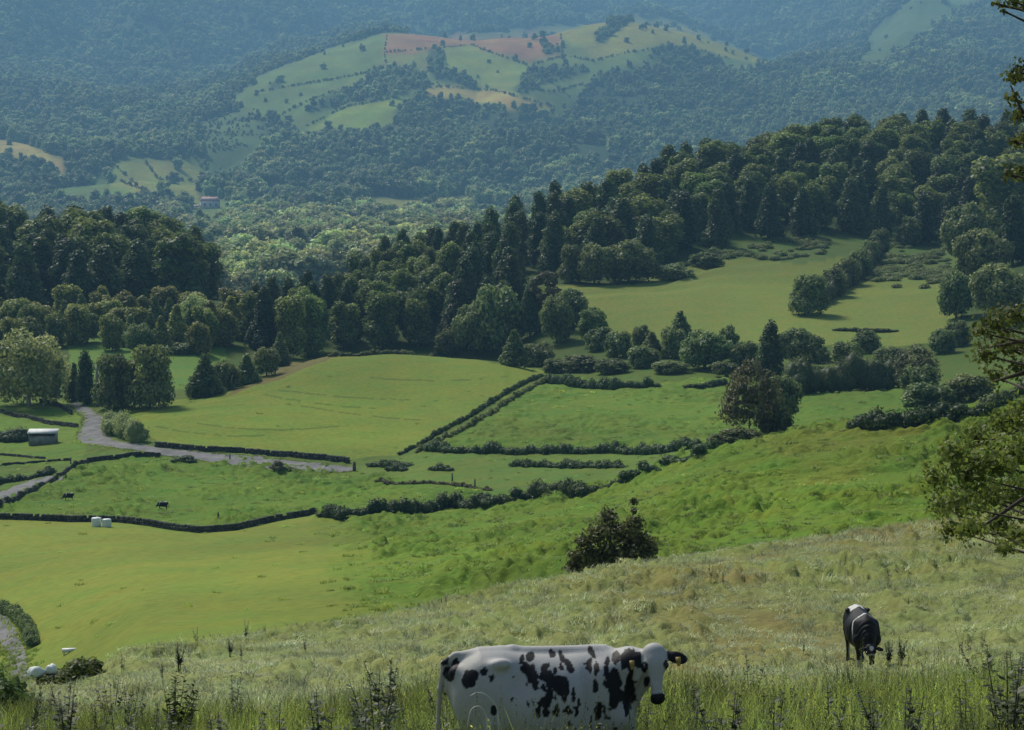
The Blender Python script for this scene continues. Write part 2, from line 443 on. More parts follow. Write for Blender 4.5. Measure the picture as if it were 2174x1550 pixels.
def link(name, me, parent=None, loc=None, rz=0, sc=None):
    o = bpy.data.objects.new(name, me); COL.objects.link(o)
    if parent is not None:
        o.parent = parent
    if loc is not None:
        o.location = [float(q) for q in loc]
    if rz:
        o.rotation_euler[2] = rz
    if sc is not None:
        o.scale = (sc, sc, sc) if np.isscalar(sc) else sc
    return o


def tag(o, label=None, cat=None, group=None, kind=None):
    if label: o['label'] = label
    if cat: o['category'] = cat
    if group: o['group'] = group
    if kind: o['kind'] = kind
    return o


# ------------------------------------------------------------------ materials
def newmat(name):
    m = bpy.data.materials.new(name); m.use_nodes = True
    nt = m.node_tree; nt.nodes.clear()
    return m, nt, nt.nodes, nt.links


def N(nt, t, **kw):
    n = nt.nodes.new(t)
    for k, v in kw.items():
        if k in n.inputs.keys():
            n.inputs[k].default_value = v
        else:
            setattr(n, k, v)
    return n


def rgba(c):
    return (float(c[0]), float(c[1]), float(c[2]), 1)


def leaf_mat(name, c1, c2, trans=.3, hv=.03, vv=.35, patch=0):
    m, nt, ns, L = newmat(name)
    out = N(nt, 'ShaderNodeOutputMaterial')
    at = N(nt, 'ShaderNodeAttribute', attribute_name='tint')
    mix = N(nt, 'ShaderNodeMix', data_type='RGBA')
    mix.inputs[6].default_value = rgba(c1); mix.inputs[7].default_value = rgba(c2)
    L.new(at.outputs['Fac'], mix.inputs[0])
    oi = N(nt, 'ShaderNodeObjectInfo')
    hs = N(nt, 'ShaderNodeHueSaturation')
    mr = N(nt, 'ShaderNodeMapRange'); mr.inputs['To Min'].default_value = .5 - hv; mr.inputs['To Max'].default_value = .5 + hv
    L.new(oi.outputs['Random'], mr.inputs['Value']); L.new(mr.outputs[0], hs.inputs['Hue'])
    ml = N(nt, 'ShaderNodeMath', operation='MULTIPLY'); ml.inputs[1].default_value = 7.31
    fr = N(nt, 'ShaderNodeMath', operation='FRACT')
    L.new(oi.outputs['Random'], ml.inputs[0]); L.new(ml.outputs[0], fr.inputs[0])
    mr2 = N(nt, 'ShaderNodeMapRange'); mr2.inputs['To Min'].default_value = 1 - vv; mr2.inputs['To Max'].default_value = 1 + vv
    L.new(fr.outputs[0], mr2.inputs['Value']); L.new(mr2.outputs[0], hs.inputs['Value'])
    src = mix.outputs[2]
    if patch:                                # whole stands differ in tone
        geo = N(nt, 'ShaderNodeNewGeometry')
        nz = N(nt, 'ShaderNodeTexNoise'); nz.inputs['Scale'].default_value = patch; nz.inputs['Detail'].default_value = 3
        L.new(geo.outputs['Position'], nz.inputs['Vector'])
        pr = N(nt, 'ShaderNodeMapRange'); pr.inputs['From Min'].default_value = .35; pr.inputs['From Max'].default_value = .65
        pr.inputs['To Min'].default_value = .6; pr.inputs['To Max'].default_value = 1.5
        L.new(nz.outputs[0], pr.inputs['Value'])
        h2 = N(nt, 'ShaderNodeHueSaturation')
        L.new(src, h2.inputs['Color']); L.new(pr.outputs[0], h2.inputs['Value']); src = h2.outputs[0]
    L.new(src, hs.inputs['Color'])
    bs = N(nt, 'ShaderNodeBsdfPrincipled', Roughness=.55)
    bs.inputs['Specular IOR Level'].default_value = .3
    L.new(hs.outputs[0], bs.inputs['Base Color'])
    tr = N(nt, 'ShaderNodeBsdfTranslucent')
    L.new(hs.outputs[0], tr.inputs['Color'])
    mx = N(nt, 'ShaderNodeMixShader'); mx.inputs[0].default_value = trans
    L.new(bs.outputs[0], mx.inputs[1]); L.new(tr.outputs[0], mx.inputs[2]); L.new(mx.outputs[0], out.inputs[0])
    return m


def plain_mat(name, c1, c2=None, rough=.8, scale=4.0, bump=0.0, detail=4, spec=.3, tint=False):
    m, nt, ns, L = newmat(name)
    out = N(nt, 'ShaderNodeOutputMaterial')
    bs = N(nt, 'ShaderNodeBsdfPrincipled', Roughness=rough)
    bs.inputs['Specular IOR Level'].default_value = spec
    tc = N(nt, 'ShaderNodeTexCoord')
    nz = N(nt, 'ShaderNodeTexNoise'); nz.inputs['Scale'].default_value = scale; nz.inputs['Detail'].default_value = detail
    L.new(tc.outputs['Object'], nz.inputs['Vector'])
    mix = N(nt, 'ShaderNodeMix', data_type='RGBA')
    mix.inputs[6].default_value = rgba(c1); mix.inputs[7].default_value = rgba(c2 if c2 is not None else c1)
    if tint:
        at = N(nt, 'ShaderNodeAttribute', attribute_name='tint')
        ad = N(nt, 'ShaderNodeMath', operation='MULTIPLY_ADD'); ad.inputs[1].default_value = .6
        L.new(nz.outputs[0], ad.inputs[0]); 
        sb = N(nt, 'ShaderNodeMath', operation='SUBTRACT'); sb.inputs[1].default_value = .3
        L.new(at.outputs['Fac'], sb.inputs[0]); L.new(sb.outputs[0], ad.inputs[2]); L.new(ad.outputs[0], mix.inputs[0])
    else:
        mr = N(nt, 'ShaderNodeMapRange'); mr.inputs['From Min'].default_value = .3; mr.inputs['From Max'].default_value = .7
        L.new(nz.outputs[0], mr.inputs['Value']); L.new(mr.outputs[0], mix.inputs[0])
    L.new(mix.outputs[2], bs.inputs['Base Color'])
    if bump:
        bp = N(nt, 'ShaderNodeBump'); bp.inputs['Strength'].default_value = bump; bp.inputs['Distance'].default_value = .05
        L.new(nz.outputs[0], bp.inputs['Height']); L.new(bp.outputs[0], bs.inputs['Normal'])
    L.new(bs.outputs[0], out.inputs[0])
    return m


def ground_mat(name, scale, bdist):
    """grass seen from afar: land-cover colour, mottled, with blade-scale relief"""
    m, nt, ns, L = newmat(name)
    out = N(nt, 'ShaderNodeOutputMaterial')
    bs = N(nt, 'ShaderNodeBsdfPrincipled', Roughness=.9)
    bs.inputs['Specular IOR Level'].default_value = .1
    at = N(nt, 'ShaderNodeAttribute', attribute_name='Col')
    geo = N(nt, 'ShaderNodeNewGeometry')
    n1 = N(nt, 'ShaderNodeTexNoise'); n1.inputs['Scale'].default_value = scale; n1.inputs['Detail'].default_value = 6
    n1.inputs['Roughness'].default_value = .65
    n2 = N(nt, 'ShaderNodeTexNoise'); n2.inputs['Scale'].default_value = scale * .13; n2.inputs['Detail'].default_value = 5
    L.new(geo.outputs['Position'], n1.inputs['Vector']); L.new(geo.outputs['Position'], n2.inputs['Vector'])
    mr = N(nt, 'ShaderNodeMapRange'); mr.inputs['From Min'].default_value = .25; mr.inputs['From Max'].default_value = .75
    mr.inputs['To Min'].default_value = .72; mr.inputs['To Max'].default_value = 1.25
    L.new(n1.outputs[0], mr.inputs['Value'])
    hs = N(nt, 'ShaderNodeHueSaturation')
    L.new(at.outputs['Color'], hs.inputs['Color']); L.new(mr.outputs[0], hs.inputs['Value'])
    mh = N(nt, 'ShaderNodeMapRange'); mh.inputs['From Min'].default_value = .3; mh.inputs['From Max'].default_value = .7
    mh.inputs['To Min'].default_value = .475; mh.inputs['To Max'].default_value = .52
    L.new(n2.outputs[0], mh.inputs['Value']); L.new(mh.outputs[0], hs.inputs['Hue'])
    L.new(hs.outputs[0], bs.inputs['Base Color'])
    tf = N(nt, 'ShaderNodeAttribute', attribute_name='tuft')
    bp = N(nt, 'ShaderNodeBump'); bp.inputs['Distance'].default_value = bdist
    ms = N(nt, 'ShaderNodeMath', operation='MULTIPLY_ADD'); ms.inputs[1].default_value = .7; ms.inputs[2].default_value = .25
    L.new(tf.outputs['Fac'], ms.inputs[0]); L.new(ms.outputs[0], bp.inputs['Strength'])
    L.new(n1.outputs[0], bp.inputs['Height']); L.new(bp.outputs[0], bs.inputs['Normal'])
    L.new(bs.outputs[0], out.inputs[0])
    return m


M = {}
M['near'] = ground_mat('slope_turf', 3.0, .12)
M['mid'] = ground_mat('field_grass', 0.9, .5)
M['far'] = ground_mat('hill_cover', 0.08, 4)
#           dark, light
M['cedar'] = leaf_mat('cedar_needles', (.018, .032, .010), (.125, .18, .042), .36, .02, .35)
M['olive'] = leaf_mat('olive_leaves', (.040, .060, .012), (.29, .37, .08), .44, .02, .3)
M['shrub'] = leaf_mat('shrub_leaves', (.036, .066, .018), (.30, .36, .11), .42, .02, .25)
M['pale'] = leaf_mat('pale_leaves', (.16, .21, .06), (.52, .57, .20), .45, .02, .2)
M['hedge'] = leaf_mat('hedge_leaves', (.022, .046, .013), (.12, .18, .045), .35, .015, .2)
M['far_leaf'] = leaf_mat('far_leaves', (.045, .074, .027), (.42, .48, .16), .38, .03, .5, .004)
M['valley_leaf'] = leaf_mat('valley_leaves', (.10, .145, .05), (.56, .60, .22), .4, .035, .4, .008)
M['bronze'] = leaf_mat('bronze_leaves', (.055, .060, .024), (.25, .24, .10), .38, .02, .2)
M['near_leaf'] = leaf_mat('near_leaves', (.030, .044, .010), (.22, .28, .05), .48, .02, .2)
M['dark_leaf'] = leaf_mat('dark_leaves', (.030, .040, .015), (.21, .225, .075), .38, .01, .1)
M['bark'] = plain_mat('bark', (.035, .027, .02), (.09, .072, .055), .9, 3, .6)
M['pale_bark'] = plain_mat('pale_bark', (.2, .18, .15), (.32, .3, .26), .9, 2, .4)
M['stone'] = plain_mat('basalt_stone', (.018, .020, .014), (.085, .085, .062), .9, 1.2, .5, tint=True)
M['road'] = plain_mat('worn_asphalt', (.10, .098, .094), (.19, .185, .178), .9, .35, 0)
M['grass'] = leaf_mat('meadow_blades', (.15, .20, .035), (.48, .56, .12), .48, .03, .3, .5)
M['turf'] = leaf_mat('turf_blades', (.26, .29, .14), (.57, .60, .34), .42, .035, .3, .35)
M['young'] = leaf_mat('young_leaves', (.05, .075, .016), (.42, .45, .10), .45, .02, .25)
M['darkgrass'] = leaf_mat('dark_stems', (.035, .048, .014), (.13, .15, .045), .3, .02, .25)
M['tuss'] = leaf_mat('tussock_blades', (.15, .22, .035), (.38, .48, .08), .42, .02, .3, .05)


# ------------------------------------------------------------------ terrain sheets
def sheet(name, r0, r1, mat, kind='structure'):
    V = np.stack([GX[r0:r1], GY[r0:r1], GZ[r0:r1]], -1).reshape(-1, 3)
    nr = r1 - r0
    i = np.arange(nr - 1)[:, None] * NU + np.arange(NU - 1)[None, :]
    Q = np.stack([i, i + 1, i + NU + 1, i + NU], -1).reshape(-1, 4)
    me = quads(name, V, Q, mat, True)
    c = np.concatenate([VC[r0:r1].reshape(-1, 3), np.ones((nr * NU, 1))], 1).astype(np.float32)
    a = me.color_attributes.new('Col', 'FLOAT_COLOR', 'POINT'); a.data.foreach_set('color', c.ravel())
    b = me.attributes.new('tuft', 'FLOAT', 'POINT'); b.data.foreach_set('value', TUFT[r0:r1].ravel().astype(np.float32))
    return tag(link(name, me), kind=kind)


def row_of(k):
    return int(np.searchsorted(GK, k - 1e-6))


sheet('ground', 0, row_of(7) + 1, M['near'])
sheet('fields', row_of(7), row_of(19) + 1, M['mid'])
sheet('valley', row_of(19), row_of(21) + 1, M['far'])
sheet('hill', row_of(21), row_of(25) + 1, M['far'])
sheet('mountain', row_of(25), NR, M['far'])


# ------------------------------------------------------------------ foliage
def leaf_cloud(name, lobes, n, size, mat, seed=0, core=.72, up=.25, jit=.55, flat=1.0, cull=.8, vol=0):
    """a crown: many leaf-sized faces over irregular lobes, with a dense heart"""
    g = np.random.default_rng(seed)
    Lb = np.array(lobes, float)
    area = (Lb[:, 3] * Lb[:, 4] + Lb[:, 3] * Lb[:, 5] + Lb[:, 4] * Lb[:, 5])
    k = g.choice(len(Lb), n, p=area / area.sum())
    d = g.normal(size=(n, 3)); d[:, 2] += up; d /= np.linalg.norm(d, axis=1)[:, None]
    rr = g.uniform(.82, 1.12, n) * (1 + .12 * np.sin(d[:, 0] * 7 + k) * np.sin(d[:, 1] * 6 + d[:, 2] * 5 + k * 2))
    if vol:
        rr = g.random(n) ** .45 * (1 + vol * g.normal(size=n) * .35)
    P = Lb[k, :3] + d * Lb[k, 3:6] * rr[:, None]
    keep = np.ones(n, bool)
    for i in range(0 if vol else len(Lb)):
        q = (P - Lb[i, :3]) / (Lb[i, 3:6] * cull)
        keep &= ~(((q ** 2).sum(1) < 1) & (k != i))
    P, d, k = P[keep], d[keep], k[keep]
    n = len(P)
    nr = d / Lb[k, 3:6]; nr /= np.linalg.norm(nr, axis=1)[:, None]
    nr = nr + g.normal(size=(n, 3)) * jit; nr[:, 2] += .25; nr /= np.linalg.norm(nr, axis=1)[:, None]
    a = np.cross(nr, g.normal(size=(n, 3))); a /= np.linalg.norm(a, axis=1)[:, None] + 1e-9
    b = np.cross(nr, a)
    s = size * g.uniform(.6, 1.4, n)[:, None]
    w_ = s * flat * g.uniform(.45, .75, n)[:, None]
    V = np.stack([P - a * s, P + b * w_ + nr * s * .15, P + a * s, P - b * w_ + nr * s * .1], 1).reshape(-1, 3)
    Q = np.arange(n * 4).reshape(-1, 4)
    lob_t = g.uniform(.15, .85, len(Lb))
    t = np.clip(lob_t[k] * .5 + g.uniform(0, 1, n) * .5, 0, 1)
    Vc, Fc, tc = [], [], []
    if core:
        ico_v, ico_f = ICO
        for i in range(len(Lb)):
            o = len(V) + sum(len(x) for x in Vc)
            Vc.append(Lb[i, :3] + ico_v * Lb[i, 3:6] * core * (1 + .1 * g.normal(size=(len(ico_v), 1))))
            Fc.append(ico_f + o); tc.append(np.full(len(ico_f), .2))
    allV = np.concatenate([V] + Vc)
    loops = np.concatenate([Q.ravel()] + [f.ravel() for f in Fc])
    ln = np.concatenate([np.full(n, 4)] + [np.full(len(f), 3) for f in Fc])
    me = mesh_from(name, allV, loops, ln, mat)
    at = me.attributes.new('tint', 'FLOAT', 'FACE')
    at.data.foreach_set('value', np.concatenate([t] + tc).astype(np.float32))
    return me


def _ico():
    p = (1 + 5 ** .5) / 2
    v = [(-1, p, 0), (1, p, 0), (-1, -p, 0), (1, -p, 0), (0, -1, p), (0, 1, p), (0, -1, -p), (0, 1, -p), (p, 0, -1), (p, 0, 1),
         (-p, 0, -1), (-p, 0, 1)]
    f = [(0, 11, 5), (0, 5, 1), (0, 1, 7), (0, 7, 10), (0, 10, 11), (1, 5, 9), (5, 11, 4), (11, 10, 2), (10, 7, 6), (7, 1, 8), (3, 9, 4),
         (3, 4, 2), (3, 2, 6), (3, 6, 8), (3, 8, 9), (4, 9, 5), (2, 4, 11), (6, 2, 10), (8, 6, 7), (9, 8, 1)]
    v = np.array(v, float); v /= np.linalg.norm(v[0])
    return v, np.array(f)


ICO = _ico()


def lobes_tree(h, r, base, kind, seed):
    """lobes of a crown of height h, radius r, starting at base"""
    g = np.random.default_rng(seed); out = []
    ch = h - base
    if kind == 'cedar':                      # tall, tapering, ragged tiers
        n = 34
        for i in range(n):
            f = (i + .5) / n
            rad = r * (1 - f) ** .55 * (.55 + .6 * g.random())
            an = i * 2.4 + g.uniform(-.5, .5)
            q = rad * .62
            s = (.26 + .26 * (1 - f)) * r * g.uniform(.7, 1.2)
            out.append((math.cos(an) * q, math.sin(an) * q, base + ch * f * .93, s, s, s * g.uniform(.9, 1.4)))
        out.append((0, 0, base + ch * .45, r * .5, r * .5, ch * .42))
    elif kind == 'round':                    # broad, cloud-like
        n = 30
        out.append((0, 0, base + ch * .5, r * .66, r * .66, ch * .42))
        for i in range(n):
            an = i * 2.4 + g.uniform(-.4, .4); e = math.asin(g.uniform(-.95, 1))
            s = r * g.uniform(.2, .40); ce = math.cos(e) if e > 0 else math.cos(e) ** .35
            out.append((math.cos(an) * ce * r * .74, math.sin(an) * ce * r * .74, base + ch * .48 + math.sin(e) * ch * .42, s, s, s * .85))
    elif kind == 'cone':
        n = 26
        for i in range(n):
            f = (i + .5) / n
            an = i * 2.4; q = r * (1 - f) * .75
            s = r * (.18 + .32 * (1 - f))
            out.append((math.cos(an) * q, math.sin(an) * q, base + ch * f * .96, s, s, s * 1.1))
        out.append((0, 0, base + ch * .35, r * .55, r * .55, ch * .36))
    elif kind == 'column':                   # tall with bunched tops
        n = 30
        for i in range(n):
            f = g.random()
            an = i * 2.4; q = r * .62 * (1 - .5 * abs(f - .5)) * g.uniform(.7, 1.1)
            s = r * g.uniform(.26, .46)
            out.append((math.cos(an) * q, math.sin(an) * q, base + ch * (.06 + f * .86), s, s, s * 1.15))
        out.append((0, 0, base + ch * .48, r * .58, r * .58, ch * .42))
    elif kind == 'open':                     # sparse, sky shows between sprays
        n = 44
        for i in range(n):
            an = i * 2.4 + g.uniform(-.4, .4); e = math.asin(g.uniform(-.6, 1)); q = r * g.uniform(.35, .85)
            s = r * g.uniform(.13, .24)
            out.append((math.cos(an) * math.cos(e) * q, math.sin(an) * math.cos(e) * q, base + ch * .45 + math.sin(e) * ch * .48, s, s, s * .7))
    return out


def trunk_mesh(name, h, base, r, rad, mat, seed, limbs=6):
    g = np.random.default_rng(seed); mb = MB()
    lean = g.normal(size=2) * .02 * h
    pts = [(lean[0] * f, lean[1] * f, -.5 + (h * .8 + .5) * f) for f in (0, .1, .35, .65, 1)]
    mb.tube(pts, [rad * 1.5, rad, rad * .8, rad * .5, rad * .12], 8)
    for i in range(limbs):
        f = g.uniform(.25, .8); z = base * .8 + (h * .8 - base) * f
        an = i * 2.4 + g.uniform(-.3, .3); q = r * (.75 - .3 * f)
        p0 = (lean[0] * f, lean[1] * f, z); p2 = (math.cos(an) * q, math.sin(an) * q, z + q * .55)
        p1 = (math.cos(an) * q * .45, math.sin(an) * q * .45, z + q * .18)
        mb.tube([p0, p1, p2], [rad * .45, rad * .3, rad * .1], 6)
    return mb.mesh(name, mat)


PROTO = {}


def proto(key, h, r, base, kind, mat, n, leaf, trad, bark='bark', variants=3, core=.72, limbs=6, seed=0):
    PROTO[key] = []
    for i in range(variants):
        sd_ = seed + i * 7 + 100
        lb = lobes_tree(h, r, base, kind, sd_)
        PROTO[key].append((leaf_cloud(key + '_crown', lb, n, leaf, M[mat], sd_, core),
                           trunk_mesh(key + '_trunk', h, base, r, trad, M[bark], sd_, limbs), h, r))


proto('cedar', 22, 5.6, 2.0, 'cedar', 'cedar', 5200, .46, .38, variants=4, seed=1)
proto('column', 18, 5.4, 2.0, 'column', 'olive', 5200, .46, .35, variants=4, seed=2)
proto('round', 11, 6.0, .8, 'round', 'shrub', 5200, .40, .35, variants=3, seed=3)
proto('cone', 9, 3.0, .4, 'cone', 'shrub', 3800, .30, .2, variants=2, seed=4)
proto('young', 11, 3.4, .5, 'cone', 'young', 4200, .36, .2, variants=3, seed=14)
proto('bright', 11, 3.9, .4, 'column', 'young', 4400, .36, .2, variants=3, seed=15)
proto('pale', 15, 9.0, 1.2, 'round', 'pale', 7000, .42, .45, 'pale_bark', variants=2, core=.6, seed=5)
proto('bronze', 11, 6.0, 1.6, 'round', 'bronze', 4200, .30, .16, variants=2, core=.5, limbs=16, seed=6)
proto('thin', 12, 4.5, 2.5, 'open', 'bronze', 4200, .30, .16, variants=1, core=.3, limbs=14, seed=12)
proto('shrub', 4.0, 2.6, .1, 'round', 'shrub', 2600, .20, .1, variants=3, seed=8)

GROUPS_N = {}


def tree(key, p, h=None, label='', group=None, name='tree', cat='tree', w=1.0, var=None, rz=None):
    pr = PROTO[key]
    cr, tk, h0, r0 = pr[(var if var is not None else random.randrange(len(pr))) % len(pr)]
    s = (h or h0) / h0
    e = bpy.data.objects.new(name, None); COL.objects.link(e); e.empty_display_size = .5
    e.location = [float(q) for q in p]; e.rotation_euler[2] = random.uniform(0, 6.28) if rz is None else rz
    e.scale = (s * w, s * w, s)
    tag(e, label, cat, group)
    a = bpy.data.objects.new('crown', cr); COL.objects.link(a); a.parent = e
    b = bpy.data.objects.new('trunk', tk); COL.objects.link(b); b.parent = e
    return e


# ---- woods near enough to tell the trees apart
sky_line = np.full(2400, 5000.0)              # index = pixel column + 100


def wood(region, spacing, pick, seed, cap):
    """trees over a patch (u, Y polygon); only those the picture shows, nearest first"""
    g = np.random.default_rng(seed)
    Ys = [q[1] for q in region]
    cand = []
    y = min(Ys)
    row = 0
    while y < max(Ys):
        wx = spacing / y * F
        u = -150 + (row % 2) * wx / 2
        while u < 2300:
            uu = u + g.uniform(-.35, .35) * wx; yy = y + g.uniform(-.35, .35) * spacing
            if inside(region, np.array([uu]), np.array([yy]))[0]:
                cand.append((yy, uu))
            u += wx
        y += spacing * .9; row += 1
    cand.sort()
    done = []
    for yy, uu in cand:
        key, h, ww, info = pick(uu, yy, g)
        h0, r0 = PROTO[key][0][2:]
        p = g_uY(uu, yy)
        _, vt = project(p[0], p[1], p[2] + h * .97)
        _, vb = project(p[0], p[1], p[2])
        rp = r0 * h / h0 * ww / yy * F * .8
        a, b = int(np.clip(uu - rp + 100, 0, 2399)), int(np.clip(uu + rp + 100, 1, 2400))
        if uu + rp < -20 or uu - rp > 2194:
            continue
        vis = np.clip(np.minimum(sky_line[a:b], vb) - vt, 0, None).mean()
        if vis < 15:
            continue
        prof = vt + (vb - vt) * .35 * np.abs(np.linspace(-1, 1, b - a)) ** 2
        sky_line[a:b] = np.minimum(sky_line[a:b], prof)
        done.append((vis * rp, key, p, h, ww, info, uu, vt))
    return done


def place_wood(done, lab, group, name='tree'):
    for area, key, p, h, ww, info, uu, vt in done:
        tree(key, p, h, lab(key, uu, p[1], vt, info), group, name, 'tree', ww)


def pick_front(u, Y, g):
    r_ = g.random()
    if r_ < .45: return 'bright', g.uniform(8, 13), g.uniform(.9, 1.5), 'bright'
    if r_ < .62: return 'young', g.uniform(8, 14), g.uniform(.9, 1.6), 'bright'
    if r_ < .72: return 'cone', g.uniform(8, 12), 1.0, 'cone'
    return 'round', g.uniform(7, 10), .85, 'round'


front = wood([(-150, 655), (60, 650), (140, 690), (240, 655), (400, 650), (480, 660), (500, 730), (-150, 745)], 9.5, pick_front, 1, 60)


def pick_left(u, Y, g):
    return ('cedar' if g.random() < .8 else 'column'), g.uniform(20, 27), g.uniform(1.15, 1.5), 'dark'


leftw = wood([(-150, 740), (250, 745), (400, 765), (460, 780), (440, 850), (300, 960), (-150, 970)], 14.5, pick_left, 2, 90)


def pick_mid(u, Y, g):
    if u > 960 and g.random() < .8: return 'cedar', g.uniform(20, 25), 1.1, 'dark'
    if g.random() < .25: return 'cedar', g.uniform(17, 21), 1.0, 'dark'
    return 'column', g.uniform(14, 19), g.uniform(.95, 1.25), 'olive'


midw = wood([(470, 700), (540, 665), (640, 660), (720, 690), (900, 700), (1080, 700), (1110, 760), (1060, 840), (900, 880), (800, 830), (700, 765), (600, 725), (520, 708)],
            12.0, pick_mid, 3, 120)


def pick_right(u, Y, g):
    base = np.interp(u, [1080, 1200, 1400, 1520, 1750, 2000, 2174], [805, 775, 785, 850, 880, 872, 850])
    if Y - base < 25 or u < 1180:
        return 'cedar', g.uniform(19, 24), g.uniform(1.0, 1.2), 'dark'
    if g.random() < .3: return 'cedar', g.uniform(18, 23), g.uniform(1.2, 1.5), 'dark'
    return 'column', g.uniform(15, 20), g.uniform(1.25, 1.7), 'olive'


rightw = wood([(1080, 815), (1200, 785), (1400, 795), (1520, 858), (1750, 890), (1900, 886), (2010, 875), (2300, 855), (2300, 1100), (1950, 1115),
               (1700, 1070), (1450, 1010), (1250, 960), (1090, 930)], 16.0, pick_right, 4, 220)
print('WOODS', len(front), len(leftw), len(midw), len(rightw))


def lab_front(key, u, Y, vt, info):
    sp = {'bright': 'bright yellow-green young tree', 'cone': 'small pointed conifer', 'round': 'rounded mid-green tree'}[info]
    wh = 'beside the pale leafy tree' if u < 150 else ('above the small green clearing' if u < 330 else 'left of the smooth field')
    return f'{sp} below the dark left wood, {wh}'


def lab_left(key, u, Y, vt, info):
    sp = 'dark ragged conifer' if key == 'cedar' else 'dark bunched evergreen'
    wh = 'on the skyline' if vt < 500 else ('in the middle' if vt < 600 else 'at the foot')
    side = 'near the frame edge' if u < 200 else 'beside the valley gap'
    return f'{sp} {wh} of the dark left wood, {side}'


def lab_mid(key, u, Y, vt, info):
    sp = 'dark tall conifer' if key == 'cedar' else 'olive green bunched tree'
    wh = 'at the top' if vt < 560 else ('halfway up' if vt < 640 else 'along the foot')
    side = 'left end' if u < 700 else ('centre' if u < 920 else 'right end')
    return f'{sp} {wh} of the wood behind the smooth field, {side}'


def lab_right(key, u, Y, vt, info):
    sp = 'dark upright conifer' if key == 'cedar' else 'olive tinged bunched evergreen'
    if Y < np.interp(u, [1080, 1200, 1400, 1520, 1750, 2000, 2174], [805, 775, 785, 850, 880, 872, 850]) + 30:
        wh = 'in the front row of'
    else:
        wh = 'partway up' if (vt - np.interp(u, [1080, 1250, 1450, 1700, 1950, 2174], [450, 390, 310, 260, 215, 240])) > 45 else 'along the crest of'
    side = 'left tail' if u < 1330 else ('middle' if u < 1680 else ('summit' if u < 2000 else 'right flank'))
    return f'{sp} {wh} the big hillside wood, {side}'


place_wood(front, lab_front, 'trees below the dark left wood')
place_wood(leftw, lab_left, 'trees of the dark left wood')
place_wood(midw, lab_mid, 'trees of the wood behind the smooth field')
place_wood(rightw, lab_right, 'trees of the big hillside wood')


# ------------------------------------------------------------------ scattered stuff (instanced): far woods, grass
def scatter(name, protos, P, sc, rz, mat=None, kind='stuff', tilt=None):
    n = len(P)
    g = np.random.default_rng(len(P))
    me = bpy.data.meshes.new(name)
    me.vertices.add(n); me.vertices.foreach_set('co', np.asarray(P, np.float32).ravel())
    sc = np.asarray(sc, np.float32)
    if sc.ndim == 1:
        sc = np.stack([sc] * 3, 1)
    rot = np.zeros((n, 3), np.float32); rot[:, 2] = rz
    if tilt is not None:
        rot[:, 0] = g.normal(size=n) * tilt; rot[:, 1] = g.normal(size=n) * tilt
    a = me.attributes.new('scl', 'FLOAT_VECTOR', 'POINT'); a.data.foreach_set('vector', sc.ravel())
    a = me.attributes.new('rotv', 'FLOAT_VECTOR', 'POINT'); a.data.foreach_set('vector', rot.ravel())
    a = me.attributes.new('pick', 'INT', 'POINT'); a.data.foreach_set('value', g.integers(0, len(protos), n).astype(np.int32))
    o = link(name, me)
    ng = bpy.data.node_groups.new(name + '_nodes', 'GeometryNodeTree')
    ng.interface.new_socket('Geometry', in_out='INPUT', socket_type='NodeSocketGeometry')
    ng.interface.new_socket('Geometry', in_out='OUTPUT', socket_type='NodeSocketGeometry')
    gi = ng.nodes.new('NodeGroupInput'); go = ng.nodes.new('NodeGroupOutput')
    j = ng.nodes.new('GeometryNodeJoinGeometry')

    def named(nm, dt):
        q = ng.nodes.new('GeometryNodeInputNamedAttribute'); q.data_type = dt; q.inputs['Name'].default_value = nm
        return q
    pk = named('pick', 'INT'); ns_ = named('scl', 'FLOAT_VECTOR'); nr_ = named('rotv', 'FLOAT_VECTOR')
    e2r = ng.nodes.new('FunctionNodeEulerToRotation')
    ng.links.new(nr_.outputs[0], e2r.inputs[0])
    for i, pm in enumerate(protos):
        po = bpy.data.objects.new(name + '_source', pm)      # never linked to the scene
        oi = ng.nodes.new('GeometryNodeObjectInfo'); oi.inputs['Object'].default_value = po
        oi.inputs['As Instance'].default_value = True
        cmp = ng.nodes.new('FunctionNodeCompare'); cmp.data_type = 'INT'; cmp.operation = 'EQUAL'
        ng.links.new(pk.outputs[0], cmp.inputs[2]); cmp.inputs[3].default_value = i
        ip = ng.nodes.new('GeometryNodeInstanceOnPoints')
        ng.links.new(gi.outputs[0], ip.inputs['Points']); ng.links.new(cmp.outputs[0], ip.inputs['Selection'])
        ng.links.new(oi.outputs['Geometry'], ip.inputs['Instance'])
        ng.links.new(e2r.outputs[0], ip.inputs['Rotation']); ng.links.new(ns_.outputs[0], ip.inputs['Scale'])
        ng.links.new(ip.outputs[0], j.inputs[0])
    ng.links.new(j.outputs[0], go.inputs[0])
    md = o.modifiers.new('scatter', 'NODES'); md.node_group = ng
    return tag(o, kind=kind)


